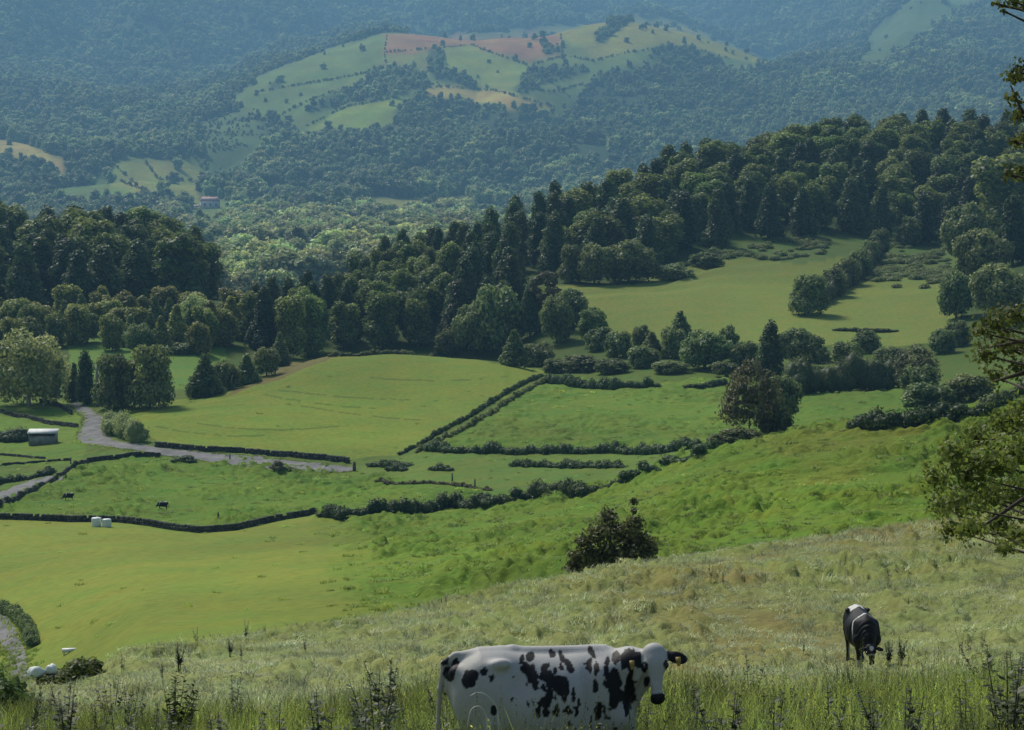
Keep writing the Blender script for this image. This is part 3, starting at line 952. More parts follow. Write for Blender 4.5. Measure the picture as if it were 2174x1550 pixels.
def grid_points(k0, k1, cell, jitter_seed, u0=-250, u1=2420):
    """about one point per cell (metres, may vary with k) over terrain rows k0..k1: returns P, row, col"""
    g = np.random.default_rng(jitter_seed)
    r0, r1 = row_of(k0), min(row_of(k1), NR - 1)
    c0, c1 = np.searchsorted(UU, u0), np.searchsorted(UU, u1)
    X = GX[r0:r1 + 1, c0:c1 + 1]; Y = GY[r0:r1 + 1, c0:c1 + 1]; Z = GZ[r0:r1 + 1, c0:c1 + 1]
    ar = np.abs((X[:-1, 1:] - X[:-1, :-1]) * (Y[1:, :-1] - Y[:-1, :-1]))
    cl = cell(Y[:-1, :-1]) if callable(cell) else cell
    ex = ar / cl ** 2
    cnt = np.floor(ex + g.random(ex.shape)).astype(int)
    ii, jj = np.nonzero(cnt)
    rep = cnt[ii, jj]
    ii = np.repeat(ii, rep); jj = np.repeat(jj, rep)
    a = g.random(len(ii)); b = g.random(len(ii))

    def lerp(A):
        return (A[ii, jj] * (1 - a) + A[ii, jj + 1] * a) * (1 - b) + (A[ii + 1, jj] * (1 - a) + A[ii + 1, jj + 1] * a) * b
    P = np.stack([lerp(X), lerp(Y), lerp(Z)], 1)
    return P, ii + r0, jj + c0


def visible(P, i, j, hgt, slack=6):
    _, vt = project(P[:, 0], P[:, 1], P[:, 2] + hgt)
    return vt < MINV[np.maximum(i - 1, 0), j] + slack


far_protos = []
for i_ in range(5):
    lb = lobes_tree(14, 6.5, 0, ['round', 'column', 'round', 'column', 'cedar'][i_], 300 + i_)
    lb = [lb[0]] + lb[1:][::2] if i_ < 4 else lb[::2] + [lb[-1]]
    far_protos.append(leaf_cloud('far_tree', lb, 620, .95, M['far_leaf'], 400 + i_, .8))
val_protos = []
for i_ in range(3):
    lb = lobes_tree(12, 7, 0, 'round', 330 + i_)[::2]
    val_protos.append(leaf_cloud('valley_tree', lb, 800, .8, M['valley_leaf'], 430 + i_, .75))


def thin_noise(P, sc, thr, seed):
    return fbm(P[:, 0] / sc, P[:, 1] / sc, seed, 3) > thr


# woods on the valley floor: paler broadleaf
P, i, j = grid_points(19.2, 20.9, lambda Y: 21 + (Y - 1500) * .002, 61)
U_ = GU[i, j]; V_ = GVV[i, j]
ok = ~OPEN[i, j] & visible(P, i, j, 12)
ok &= ~((U_ > 395) & (U_ < 485) & (V_ > 425) & (V_ < 490))
pale = ok & ((U_ > 330) & (U_ < 1000)) & (fbm(P[:, 0] / 60, P[:, 1] / 120, 5) > .36)
rest = ok & ~pale & (fbm(P[:, 0] / 90, P[:, 1] / 90, 6) > .34)
g = np.random.default_rng(5)
print('valley', pale.sum(), rest.sum())
scatter('valley_woods', val_protos, P[pale], g.uniform(1.0, 2.5, pale.sum()), g.uniform(0, 6.28, pale.sum()))
dark1 = (P[rest], g.uniform(.9, 1.9, rest.sum()))
# woods on the hill and the mountains
P, i, j = grid_points(20.9, 27.0, lambda Y: 19 + np.clip(Y - 4500, 0, None) * .0022, 62)
U_ = GU[i, j]; V_ = GVV[i, j]
gr_ = np.random.default_rng(8)
sparse = OPEN[i, j] & (fbm(P[:, 0] / 70, P[:, 1] / 50, 14, 2) > .68) & (gr_.random(len(P)) < .16)
scrub = (U_ > 420) & (U_ < 580) & (V_ > 220)
ok = (~OPEN[i, j] | (sparse & ~scrub)) & visible(P, i, j, 18) & (thin_noise(P, 165, .28, 7))
PP = np.concatenate([P[ok], dark1[0]])
ss = np.concatenate([g.uniform(.65, 2.2, ok.sum()) * (1 + np.clip(P[ok][:, 1] - 6300, 0, None) * .0001) * np.where((U_[ok] > 470) & (U_[ok] < 1680) & (V_[ok] < 300) & (P[ok][:, 1] < 7200), .68, 1), dark1[1]])
# scrub on the bare left flank, and the hedgerows that part the hill fields
sf = OPEN[i, j] & inside([(420, 262), (530, 215), (585, 300), (560, 345), (500, 410), (425, 400)], U_, V_) & (fbm(P[:, 0] / 60, P[:, 1] / 60, 17, 2) > .45) & visible(P, i, j, 5)
ext, exs = [P[sf]], [g.uniform(.25, .7, sf.sum())]
for line in [[(545, 196), (640, 180), (720, 166), (800, 152)], [(590, 248), (660, 212), (720, 190)], [(815, 112), (915, 104), (1000, 96), (1040, 111), (1122, 140), (1112, 188)],
             [(905, 184), (960, 186), (1050, 193), (1180, 228)], [(920, 152), (930, 176), (905, 186)], [(1195, 118), (1262, 130), (1330, 112), (1450, 99), (1550, 126)],
             [(822, 76), (816, 112), (822, 150)], [(1120, 140), (1195, 120), (1190, 70)], [(940, 104), (952, 150), (1010, 182)], [(240, 348), (300, 404), (370, 432)],
             [(310, 346), (335, 380), (410, 384)], [(1110, 188), (1180, 196), (1240, 178)], [(320, 410), (250, 384)], [(650, 268), (740, 226), (850, 206)]]:
    for (u0, v0), (u1, v1) in zip(line[:-1], line[1:]):
        n_ = int(math.hypot(u1 - u0, v1 - v0) / 4.5) + 1
        for q_ in range(n_):
            if g.random() < .8:
                t_ = (q_ + g.random() * .6) / n_
                ext.append(g_uv(u0 + (u1 - u0) * t_, v0 + (v1 - v0) * t_ + g.normal() * .6, 2600)[None]); exs.append(g.uniform(.22, .55, 1))
PP = np.concatenate([PP] + ext); ss = np.concatenate([ss] + exs)
print('hill', len(PP))
scatter('hill_woods', far_protos, PP, np.stack([ss * 1.15, ss * 1.15, ss * g.uniform(.8, 1.2, len(ss))], 1), g.uniform(0, 6.28, len(PP)))


# ------------------------------------------------------------------ single trees and shrubs the photo shows
def T(key, u, vb, vt, wpx, label, group=None, name='tree', cat='tree', ymin=0, Y=None, sink=0.0):
    p = g_uY(u, Y) if Y else g_uv(u, vb, ymin)
    h0, r0 = PROTO[key][0][2:]
    h = (vb - vt) * p[1] / F
    w = wpx * p[1] / F / (2 * r0 * h / h0)
    p = p - np.array([0, 0, sink * h])
    return tree(key, p, h, label, group, name, cat, w)


T('pale', 62, 862, 708, 170, 'broad pale grey-green tree left of the road, at the frame edge', ymin=520)
T('cedar', 182, 858, 742, 52, 'narrow dark conifer right beside the top of the road', ymin=520)
T('cone', 158, 850, 770, 40, 'small dark pointed tree tucked behind the pale leafy tree', ymin=520)
T('round', 243, 868, 752, 90, 'dark green bushy tree just right of the bare pale trunk', ymin=520)
T('round', 318, 866, 733, 112, 'large round-headed dark tree above the left corner of the smooth field', ymin=520)
T('cone', 435, 842, 752, 76, 'blue-green conical tree at the edge of the small clearing', ymin=520)
T('shrub', 480, 828, 765, 60, 'dark low shrub right of the blue-green conical tree', name='shrub', cat='shrub', ymin=520)
T('cone', 524, 815, 750, 56, 'light green conical shrub above the bare bank', name='shrub', cat='shrub', ymin=540)
T('round', 566, 798, 738, 56, 'round green tree left of the bright pointed conifer', ymin=540)
T('cone', 594, 778, 705, 46, 'bright pointed conifer standing above the bare bank', ymin=560)
T('shrub', 383, 750, 728, 66, 'pale yellow-green bush at the back of the small clearing', name='shrub', cat='shrub', ymin=560)
T('pale', 418, 725, 640, 86, 'pale leafy tree in front of the dark left wood', Y=690)
T('shrub', 950, 752, 697, 56, 'pale green shrub behind the top edge of the smooth field', name='shrub', cat='shrub', ymin=600)
T('round', 1052, 752, 610, 112, 'tall round olive tree at the right foot of the middle wood', Y=690)
T('cone', 1092, 778, 700, 62, 'dark conical tree behind the right corner of the smooth field', ymin=600)
T('thin', 1158, 748, 622, 86, 'thin-leaved brownish tree beside the tall round olive tree', Y=690)
T('round', 1216, 752, 668, 84, 'dark rounded tree right of the thin-leaved brownish tree', Y=680)
GAP = [('round', 1005, 765, 650, 84, 'dark olive tree between the pale green shrub and the tall round olive tree', 690),
       ('cedar', 1125, 770, 655, 60, 'slim dark conifer behind the dark conical tree', 690),
       ('round', 1182, 772, 672, 70, 'dark bushy tree just left of the dark rounded one', 665),
       ('column', 1256, 770, 690, 72, 'small dark tree right of the dark rounded one', 650),
       ('shrub', 1140, 785, 735, 80, 'thick green bush at the right corner of the smooth field', 625),
       ('shrub', 1275, 770, 722, 70, 'dark thicket joining the wood to the shrub row', 640)]
for q in GAP:
    sh = q[0] == 'shrub'
    T(*q[:6], group='trees at the right end of the middle wood', name='shrub' if sh else 'tree', cat='shrub' if sh else 'tree', Y=q[6])
ROW = [('shrub', 1312, 760, 704, 62, 'grey-green shrub at the left end of the row below the sloping pasture'),
       ('shrub', 1362, 738, 690, 42, 'narrow dark shrub peeping out behind two shrubs of the row'),
       ('cone', 1383, 760, 704, 56, 'pointed dark green shrub second from the left in the row'),
       ('cone', 1444, 733, 660, 64, 'tallest pointed shrub at the back of the row'),
       ('shrub', 1432, 760, 694, 62, 'rounded shrub with lit left flank in front of the tallest pointed one'),
       ('round', 1496, 783, 702, 112, 'widest dome-shaped shrub of the row, lit along its top'),
       ('shrub', 1548, 747, 690, 46, 'small dark shrub behind the widest dome-shaped one'),
       ('shrub', 1578, 786, 724, 66, 'low rounded shrub left of the blackish conifer'),
       ('round', 1697, 783, 697, 96, 'domed green shrub right of the blackish conifer'),
       ('shrub', 1797, 770, 724, 66, 'dark spreading shrub above the tall thick hedge'),
       ('shrub', 1838, 748, 700, 64, 'dark tufted shrub below the thin wall of the sloping pasture'),
       ('shrub', 1742, 770, 735, 46, 'small dark shrub between the domed shrub and the spreading one')]
for q in ROW:
    T(*q, group='shrubs in the row below the sloping pasture', name='shrub', cat='shrub', ymin=500)
T('cedar', 1635, 808, 680, 74, 'blackish upright conifer in the middle of the shrub row', ymin=500)
LOW = [(1180, 792, 762, 60, 'low bright scrub bush above the corner of the smooth field'),
       (1232, 790, 752, 96, 'broad bright scrub bush over the end of the double hedge'),
       (1300, 792, 762, 80, 'flat green scrub bush right of the broad bright one'),
       (1368, 780, 735, 70, 'bright yellow-green bush in front of the pointed shrub'),
       (1425, 792, 766, 80, 'flat scrub bush at the back of the middle field'),
       (1540, 795, 768, 60, 'low green scrub under the widest dome-shaped shrub'),
       (1890, 770, 735, 70, 'grey-green tangle left of the brown-topped tree'),
       (2000, 750, 700, 60, 'dark round shrub at the lower right corner of the sloping pasture'),
       (2030, 735, 680, 60, 'dark ivy-clad shrub behind the round one at the pasture corner')]
for q in LOW:
    T('shrub', *q[:4], q[4], group='scrub bushes around the sloping pasture', name='shrub', cat='shrub', ymin=450)
T('bronze', 1948, 830, 737, 96, 'brown-topped round tree right of the tall thick hedge', ymin=440)
T('shrub', 1952, 838, 775, 80, 'dark green shrub at the foot of the brown-topped tree', name='shrub', cat='shrub', ymin=430)
T('shrub', 1975, 868, 812, 124, 'broad dark bush at the edge of the field by the brown-topped tree', name='shrub', cat='shrub', ymin=400)
T('shrub', 2060, 850, 795, 110, 'dark thicket running right from the broad dark bush', name='shrub', cat='shrub', ymin=400)
T('bronze', 1590, 938, 782, 126, 'brownish open-crowned tree standing on the hedge corner', ymin=330)
T('round', 1648, 912, 796, 108, 'green leaning tree grown into the brownish open-crowned one', ymin=330)
T('shrub', 1648, 940, 868, 74, 'dark ivy-covered bush under the brownish open-crowned tree', name='shrub', cat='shrub', ymin=330)
T('shrub', 1575, 955, 925, 90, 'low brambles at the foot of the brownish open-crowned tree', name='shrub', cat='shrub', ymin=320)
T('shrub', 1535, 962, 940, 70, 'low trailing bush where the two hedges meet', name='shrub', cat='shrub', ymin=320)
T('round', 1717, 668, 584, 86, 'round solitary bush standing in the sloping pasture', name='shrub', cat='shrub', ymin=600)
UPR = [(1768, 628, 568, 62, 'first bush of the line climbing from the round solitary bush'),
       (1798, 606, 548, 58, 'second bush of the line climbing from the round solitary bush'),
       (1826, 588, 530, 56, 'third bush of the line climbing from the round solitary bush'),
       (1845, 560, 512, 44, 'fourth bush of the line climbing from the round solitary bush'),
       (1866, 538, 486, 48, 'topmost lit bush of the line, against the big hillside wood')]
for q in UPR:
    T('shrub', *q[:4], q[4], group='bushes in the line climbing the sloping pasture', name='shrub', cat='shrub', ymin=600)
FOOT = [('round', 1215, 600, 520, 60, 'grey-green tree at the left foot of the big hillside wood'),
        ('round', 1262, 603, 520, 76, 'lit grey-green tree second from the left at the wood foot'),
        ('round', 1335, 600, 512, 120, 'widest spreading tree at the foot of the big hillside wood'),
        ('shrub', 1430, 592, 560, 90, 'low dark thicket right of the widest spreading tree'),
        ('shrub', 1500, 565, 535, 80, 'low bramble bank at the bend of the wood edge'),
        ('shrub', 1930, 520, 460, 60, 'grey shrub at the wood edge right of the topmost lit bush')]
for q in FOOT:
    T(*q, group='trees at the foot of the big hillside wood', name='tree' if q[0] == 'round' else 'shrub', cat='tree' if q[0] == 'round' else 'shrub', ymin=650)
GREY = [('column', 2125, 560, 388, 150, 830, 'tallest grey-green feathery tree at the right edge'),
        ('round', 2050, 590, 455, 100, 790, 'grey-green feathery tree left of the tallest one'),
        ('cedar', 2150, 620, 470, 90, 740, 'dark conifer under the tallest grey-green tree'),
        ('round', 2085, 650, 520, 120, 700, 'dull green tree closing the right end of the pasture'),
        ('round', 2030, 700, 600, 80, 650, 'dark rounded tree at the right end of the pasture, lowest'),
        ('round', 2120, 720, 590, 120, 620, 'dark wide tree behind the bronze-leaved boughs')]
for q in GREY:
    T(*q[:5], q[6], group='trees closing the right end of the pasture', Y=q[5])
# bare pale trunk by the road
p = g_uv(207, 862, 520)
mb = MB(); hh = 92 * p[1] / F
mb.tube([(0, 0, -.3), (.1, 0, hh * .3), (-.1, .1, hh * .7), (.15, 0, hh)], [.55, .45, .38, .2], 8)
mb.tube([(0, 0, hh * .6), (.9, 0, hh * .85)], [.2, .06], 5); mb.tube([(0, 0, hh * .7), (-.7, .3, hh * .95)], [.18, .05], 5)
tag(link('dead_tree', mb.mesh('dead_tree', M['pale_bark']), loc=p), 'bare pale trunk standing among the dark trees by the road', 'dead tree')


# ------------------------------------------------------------------ hedges and walls
def path(px, ymin, step):
    P = [g_uv(u, v, ymin) for u, v in px]
    out = []
    for a, b in zip(P[:-1], P[1:]):
        n = max(1, int(np.linalg.norm((b - a)[:2]) / step))
        for i in range(n):
            q = a + (b - a) * i / n
            out.append(g_xy(q[0], q[1]))
    out.append(P[-1])
    return np.array(out)


def hedge(px, hpx, label, ymin=250, mat='hedge', w=1.0, seed=0, group=None, name='hedge', leaf=.17):
    g = np.random.default_rng(seed + 900)
    Q = path(px, ymin, .9 if leaf > .1 else .3)
    o = Q[len(Q) // 2].copy()
    sc_ = o[1] / F
    h = hpx * sc_ * (.96 if hpx < 40 else 1)
    lob = []
    for i, q in enumerate(Q):
        e = min(1, .55 + .25 * min(i, len(Q) - 1 - i))
        hh = h * g.uniform(.6, 1.15) * e * (1 + .18 * math.sin(i * .37 + seed) + .12 * math.sin(i * 1.3))
        if g.random() < .008 and 3 < i < len(Q) - 3: hh *= .35
        for k in range(2):
            lob.append((*(q - o + np.array([g.normal() * .25 * w, g.normal() * .25 * w, hh * .45])), w * g.uniform(.6, 1.), w * g.uniform(.6, 1.), hh * .55))
    n = int(min(14000, len(Q) * 95 * max(1, h)) * (3 if leaf < .1 else 1))
    me = leaf_cloud(name, lob, n, leaf, M[mat], seed, .85, cull=.7)
    return tag(link(name, me, loc=o), label, 'hedge', group)


def wall(px, hpx, label, ymin=250, w=.7, seed=0, group=None):
    g = np.random.default_rng(seed + 700)
    Q = path(px, ymin, .55); o = Q[len(Q) // 2].copy()
    h = hpx * o[1] / F
    mb = MB(); nc = max(2, int(round(h / .38)))
    for i, q in enumerate(Q[:-1]):
        d = Q[i + 1] - q; an = math.atan2(d[1], d[0]); L_ = np.linalg.norm(d[:2])
        top = nc - (1 if g.random() < .1 else 0)
        for c in range(top):
            ch = h / nc
            R_ = Matrix.Rotation(an + g.normal() * .12, 3, 'Z') @ Matrix.Rotation(g.normal() * .1, 3, 'X')
            pos = q - o + d * (.5 + (.25 if c % 2 else 0)) + np.array([0, 0, ch * (c + .5) - .06])
            mb.box(pos, (L_ * g.uniform(.8, 1.15), w * g.uniform(.75, 1.05) * (1 - .12 * c), ch * g.uniform(.9, 1.15)), R_, g.random(), .05)
    return tag(link('stone_wall', mb.mesh('stone_wall', M['stone']), loc=o), label, 'stone wall', group)


wall([(-160, 1098), (0, 1103), (110, 1106), (250, 1109), (330, 1119), (420, 1131), (500, 1126), (580, 1108), (668, 1091)], 15,
     'long dark dry stone wall below the pasture with two white bales against it', seed=1)
hedge([(690, 1097), (740, 1098), (860, 1088), (960, 1078), (1035, 1073)], 29, 'broad brown and green hedge below the pasture, left part', seed=2, w=1.3)
hedge([(1040, 1073), (1130, 1062), (1235, 1050)], 30, 'tall dark hedge continuing right from the broad one', seed=3, w=1.2)
hedge([(1238, 1046), (1330, 1020), (1410, 988), (1485, 962), (1530, 945)], 18, 'thin hedge climbing to the brownish open-crowned tree', seed=4, w=.9)
hedge([(905, 957), (960, 962), (1100, 965), (1300, 962), (1490, 955)], 20, 'long straight clipped hedge below the middle field', seed=5, w=1.1, ymin=380)
hedge([(1088, 990), (1160, 991), (1250, 993), (1322, 994)], 15, 'short low hedge below the long straight one', seed=6, w=.9, ymin=370)
hedge([(850, 966), (905, 938), (985, 893), (1060, 845), (1120, 812), (1150, 800)], 10, 'dark hedge beside the smooth field, upper of the double hedge', seed=7, w=.55, ymin=400)
hedge([(885, 962), (940, 935), (1010, 896), (1085, 850), (1150, 815), (1175, 802)], 10, 'leafy lower hedge of the double hedge beside the smooth field', seed=8, w=.6, ymin=400, mat='shrub')
hedge([(1160, 812), (1230, 822), (1310, 826), (1390, 822)], 22, 'hedge along the top left of the middle field', seed=9, w=1.2, ymin=440)
hedge([(1455, 822), (1480, 822), (1545, 816)], 12, 'broken low hedge left of the brownish open-crowned tree', seed=10, ymin=440)
hedge([(1808, 908), (1880, 908), (1960, 899), (2030, 889), (2080, 880)], 36, 'thick clipped hedge on the brow of the bright hill', seed=11, w=1.4, ymin=270)
hedge([(2085, 872), (2130, 858), (2175, 838), (2260, 800)], 28, 'mossy hedge at the right end of the brow of the bright hill', seed=12, w=1.2, ymin=270, mat='shrub')
hedge([(1675, 838), (1740, 834), (1820, 830), (1915, 822)], 66, 'tall thick wild hedge below the shrub row', seed=13, w=3.0, ymin=470, mat='shrub')
wall([(330, 948), (430, 958), (520, 962), (620, 970), (740, 983)], 12, 'stone bank wall along the upper side of the road below the smooth field', seed=14, ymin=400, w=1.2)
hedge([(228, 915), (258, 928), (300, 940)], 44, 'pale scrubby bush heap on the outside of the road bend', seed=15, w=2.2, ymin=400, mat='pale', name='hedge')
wall([(-40, 1082), (0, 1072), (70, 1045), (130, 1012), (185, 984)], 11, 'stone wall along the lower side of the left lane', seed=16, ymin=350)
wall([(185, 981), (240, 975), (300, 968), (340, 970)], 10, 'stone wall between the cow pasture and the road bend', seed=17, ymin=380)
hedge([(-30, 1035), (30, 1022), (95, 1012), (112, 1004)], 15, 'rough dark hedge on the upper side of the left lane', seed=18, w=.9, ymin=380)
wall([(0, 876), (60, 888), (110, 902), (165, 908)], 9, 'low wall above the stone hut, running to the road', seed=19, ymin=440)
wall([(85, 856), (120, 862), (152, 880)], 10, 'short dark wall under the broad pale tree', seed=20, ymin=460)
wall([(-20, 965), (40, 969), (95, 974)], 5, 'thin low wall in the field under the stone hut', seed=21, ymin=420, w=.5)
wall([(-20, 987), (60, 984), (150, 977)], 5, 'thin low wall nearest above the left lane', seed=22, ymin=420, w=.5)
for q, s_ in (([(785, 990), (868, 990)], 23), ([(826, 999), (860, 1000)], 24), ([(920, 999), (955, 1000)], 25)):
    hedge(q, 14, ['dark clipped hedge block at the right end of the road', 'short square hedge block below the long one by the road end',
                  'small square hedge block out in the field right of the road end'][s_ - 23], seed=s_, w=.9, ymin=390)
hedge([(800, 1022), (880, 1028), (960, 1030), (1040, 1042)], 7, 'thin brown ragged hedge line crossing the strip field', seed=26, w=.5, ymin=365, mat='bronze')
hedge([(700, 758), (760, 756), (850, 752), (920, 754)], 9, 'low overgrown wall along the crest of the smooth field', seed=27, w=.9, ymin=560, mat='shrub')
hedge([(1775, 702), (1800, 703), (1850, 706), (1900, 704)], 10, 'ragged line of low bushes crossing the sloping pasture', seed=28, w=1.2, ymin=560)
hedge([(1738, 650), (1768, 630), (1798, 608), (1828, 588), (1848, 562), (1868, 540)], 34, 'bushy hedge climbing the sloping pasture behind the round solitary bush', seed=35, w=2.4, ymin=600, mat='shrub')
hedge([(-10, 932), (20, 936), (52, 938)], 26, 'dark bush clump left of the stone hut', seed=29, w=2, ymin=430)
hedge([(375, 980), (392, 980), (408, 981)], 20, 'dark cone-shaped heap of brush beside the road', seed=30, w=1.5, ymin=420)
hedge([(580, 995), (597, 997), (613, 996)], 14, 'small rounded bush on the lower verge of the road', seed=31, w=1.0, ymin=400, mat='bronze')
hedge([(-60, 1290), (0, 1297), (35, 1312), (58, 1340), (72, 1372)], 24, 'dark hedge along the bank above the lower left lane', seed=32, w=.6, leaf=.09, ymin=140, mat='shrub')
hedge([(115, 1446), (150, 1446), (190, 1436)], 40, 'olive brown bush at the edge of the near slope by the white boulders', seed=33, w=.55, ymin=50, mat='olive', leaf=.06)


# ------------------------------------------------------------------ roads
EDGE = []


def road(name, A, B, ymin, lift=.10, m=6):
    a = [g_uv(q[0], q[1], ymin) if len(q) == 2 else g_uY(q[0], q[2]) for q in A]; b = [g_uv(q[0], q[1], ymin) if len(q) == 2 else g_uY(q[0], q[2]) for q in B]

    def res(P, n):
        P = np.array(P); d = np.concatenate([[0], np.cumsum(np.linalg.norm(np.diff(P, axis=0), axis=1))]); t = np.linspace(0, d[-1], n)
        return np.stack([np.interp(t, d, P[:, i]) for i in range(3)], 1)
    n = 90
    a, b = res(a, n), res(b, n)
    ker = np.ones(5) / 5
    for P in (a, b):
        for c in range(2):
            P[:, c] = np.convolve(np.pad(P[:, c], 2, mode='reflect', reflect_type='odd'), ker, 'valid')
    EDGE.extend([q for q in a] + [q for q in b])
    V = []
    for i in range(n):
        for j in range(m + 1):
            q = a[i] + (b[i] - a[i]) * j / m
            V.append(g_xy(q[0], q[1]) + np.array([0, 0, lift]))
    Q = [(i * (m + 1) + j, i * (m + 1) + j + 1, (i + 1) * (m + 1) + j + 1, (i + 1) * (m + 1) + j) for i in range(n - 1) for j in range(m)]
    return tag(link(name, quads(name, V, Q, M['road'], True)), kind='structure')


road('road', [(752, 992), (690, 984), (600, 977), (520, 969), (420, 960), (330, 951), (255, 940), (222, 924), (226, 905), (222, 888), (195, 868), (165, 852)],
     [(752, 1000), (690, 999), (600, 998), (520, 989), (420, 976), (330, 965), (240, 952), (190, 946), (163, 934), (170, 912), (183, 890), (148, 860)], 395)
road('lane', [(-120, 1070), (-40, 1052), (40, 1030), (128, 1006)], [(-120, 1110), (-40, 1084), (40, 1050), (136, 1012)], 380)
road('track', [(-700, 1150), (-400, 1165), (-180, 1195), (-60, 1240), (0, 1290), (30, 1330), (55, 1385), (60, 1450), (62, 0, 150), (70, 0, 120), (60, 0, 95)],
     [(-700, 1175), (-400, 1195), (-200, 1232), (-90, 1290), (-40, 1330), (0, 1360), (22, 1400), (24, 1450), (20, 0, 150), (20, 0, 120), (0, 0, 95)], 140)


# ------------------------------------------------------------------ hut, house, bales, boulders, posts
p = g_uv(92, 942, 430); k = p[1] / F
hut = tag(link('stone_hut', None, loc=p, rz=R(4)), 'small low stone hut with a pale flat roof in the left field', 'hut')
Wd, Hd, Dd = 58 * k, 26 * k, 3.2
M['hutwall'] = plain_mat('hut_wall', (.16, .16, .14), (.3, .3, .27), .9, 1.2, .6)
M['hutroof'] = plain_mat('hut_roof', (.5, .5, .47), (.68, .68, .64), .7, .8)
M['void'] = plain_mat('hut_inside', (.012, .012, .012))
mb = MB()
mb.box((0, Dd / 2 - .12, Hd * .5 - .1), (Wd, .24, Hd + .2)); mb.box((-Wd / 2 + .12, -.12, Hd * .5 - .1), (.24, Dd - .24, Hd + .2))
mb.box((Wd / 2 - .12, -.12, Hd * .5 - .1), (.24, Dd - .24, Hd + .2)); mb.box((0, -Dd / 2 + .12, Hd * .33 - .1), (Wd - .48, .24, Hd * .66 + .2))
link('wall', mb.mesh('hut_wall', M['hutwall']), hut)
mb = MB(); mb.box((0, -.1, Hd + .1), (Wd + .5, Dd + .7, .16), Matrix.Rotation(R(9), 3, 'X')); link('roof', mb.mesh('hut_roof', M['hutroof']), hut)
mb = MB(); mb.box((0, .2, .05), (Wd - .6, Dd - 1.2, .1)); link('floor', mb.mesh('hut_floor', M['void']), hut)


def bale(u, v, dpx, label, ymin, upright=True, group=None):
    p = g_uv(u, v, ymin); r = dpx * p[1] / F / 2
    mb = MB(); n = 20; L_ = r * 1.9
    prof = [(0, .90), (.04, .97), (.12, 1.02), (.3, 1.0), (.5, 1.03), (.7, 1.0), (.88, 1.02), (.96, .97), (1, .90)]
    V = [(math.cos(2 * math.pi * j / n) * r * q * (1 + .015 * math.sin(3 * j + i)), math.sin(2 * math.pi * j / n) * r * q, L_ * f) for i, (f, q) in enumerate(prof) for j in range(n)]
    Fs = [(i * n + j, i * n + (j + 1) % n, (i + 1) * n + (j + 1) % n, (i + 1) * n + j) for i in range(len(prof) - 1) for j in range(n)]
    Fs += [tuple(range(n))[::-1], tuple(range((len(prof) - 1) * n, len(prof) * n))]
    mb.add(V, Fs)
    o = link('hay_bale', mb.mesh('hay_bale', M['wrap']), loc=p - np.array([0, 0, .05]))
    o.rotation_euler = (0, 0, random.uniform(0, 3))
    return tag(o, label, 'bale', group)


M['wrap'] = plain_mat('bale_wrap', (.55, .60, .56), (.72, .76, .72), .45, 2.5, .2)
bale(205, 1118, 21, 'left white-wrapped bale standing against the long dark wall', 280, group='white bales against the wall')
bale(227, 1119, 19, 'right white-wrapped bale standing against the long dark wall', 280, group='white bales against the wall')


def boulder(u, v, wpx, hpx, label, ymin, name='boulder', cat='boulder', seed=0):
    p = g_uv(u, v, ymin); k = p[1] / F
    g = np.random.default_rng(seed)
    v_, f_ = ICO
    # subdivide twice
    V = [tuple(q) for q in v_]; Fc = [tuple(q) for q in f_]
    for _ in range(2):
        nf = []; mid = {}
        def md(a, b):
            key = (min(a, b), max(a, b))
            if key not in mid:
                q = np.array(V[a]) + np.array(V[b]); q /= np.linalg.norm(q); V.append(tuple(q)); mid[key] = len(V) - 1
            return mid[key]
        for a, b, c in Fc:
            x, y, z = md(a, b), md(b, c), md(c, a)
            nf += [(a, x, z), (b, y, x), (c, z, y), (x, y, z)]
        Fc = nf
    V = np.array(V)
    V = V * (1 + .16 * np.sin(V[:, [0]] * 3 + seed) * np.cos(V[:, [1]] * 4 + seed * 2) + .04 * g.normal(size=(len(V), 1)))
    V = V * np.array([wpx * k / 2, wpx * k / 2 * .8, hpx * k / 2]) + np.array([0, 0, hpx * k / 2 * .8 + .12])
    me = quads(name, V, np.array(Fc), M['wrap'], True)
    return tag(link(name, me, loc=p), label, cat)


boulder(78, 1450, 38, 30, 'larger pale boulder beside the end of the lower left lane', 50, seed=1)
boulder(110, 1442, 24, 26, 'smaller pale boulder right of the larger one by the lane', 50, seed=4)
p = g_uv(146, 1386, 130); k = p[1] / F
M['paint'] = plain_mat('white_board', (.6, .6, .56), (.72, .72, .68), .6, 2)
mb = MB(); mb.box((0, 0, .22), (28 * k, .6, .26))
tr_ = tag(link('feed_trough', None, loc=p, rz=R(10)), 'white trough at the field edge behind the olive brown bush', 'trough')
link('basin', mb.mesh('basin', M['paint']), tr_)
for s_ in (-1, 1):
    mb = MB(); mb.box((s_ * 10 * k, 0, -.02), (.1, .45, .22)); link('leg', mb.mesh('leg', M['paint']), tr_)
M['post'] = plain_mat('weathered_post', (.05, .045, .035), (.16, .14, .11), .9, 3, .4)
for i_, (u, v, h_, lb) in enumerate([(752, 1000, 20, 'thick gate post at the right end of the road'), (488, 975, 12, 'small dark post on the lower verge of the road, mid-way'),
                                     (140, 1016, 10, 'small post where the left lane meets its wall'), (150, 985, 14, 'thin pale fence post above the left lane'),
                                     (960, 1022, 18, 'thin fence post in the strip field'), (1008, 1036, 20, 'second thin fence post in the strip field, further right'),
                                     (463, 1098, 11, 'small pale post in the cow pasture near the wall bend')]):
    p = g_uv(u, v, 300); mb = MB(); hh = h_ * p[1] / F
    mb.tube([(0, 0, -.2), (.02, 0, hh * .5), (0, .03, hh)], [.16 if i_ else .4, .14 if i_ else .36, .12 if i_ else .3], 7)
    tag(link('fence_post', mb.mesh('fence_post', M['post']), loc=p), lb, 'post')
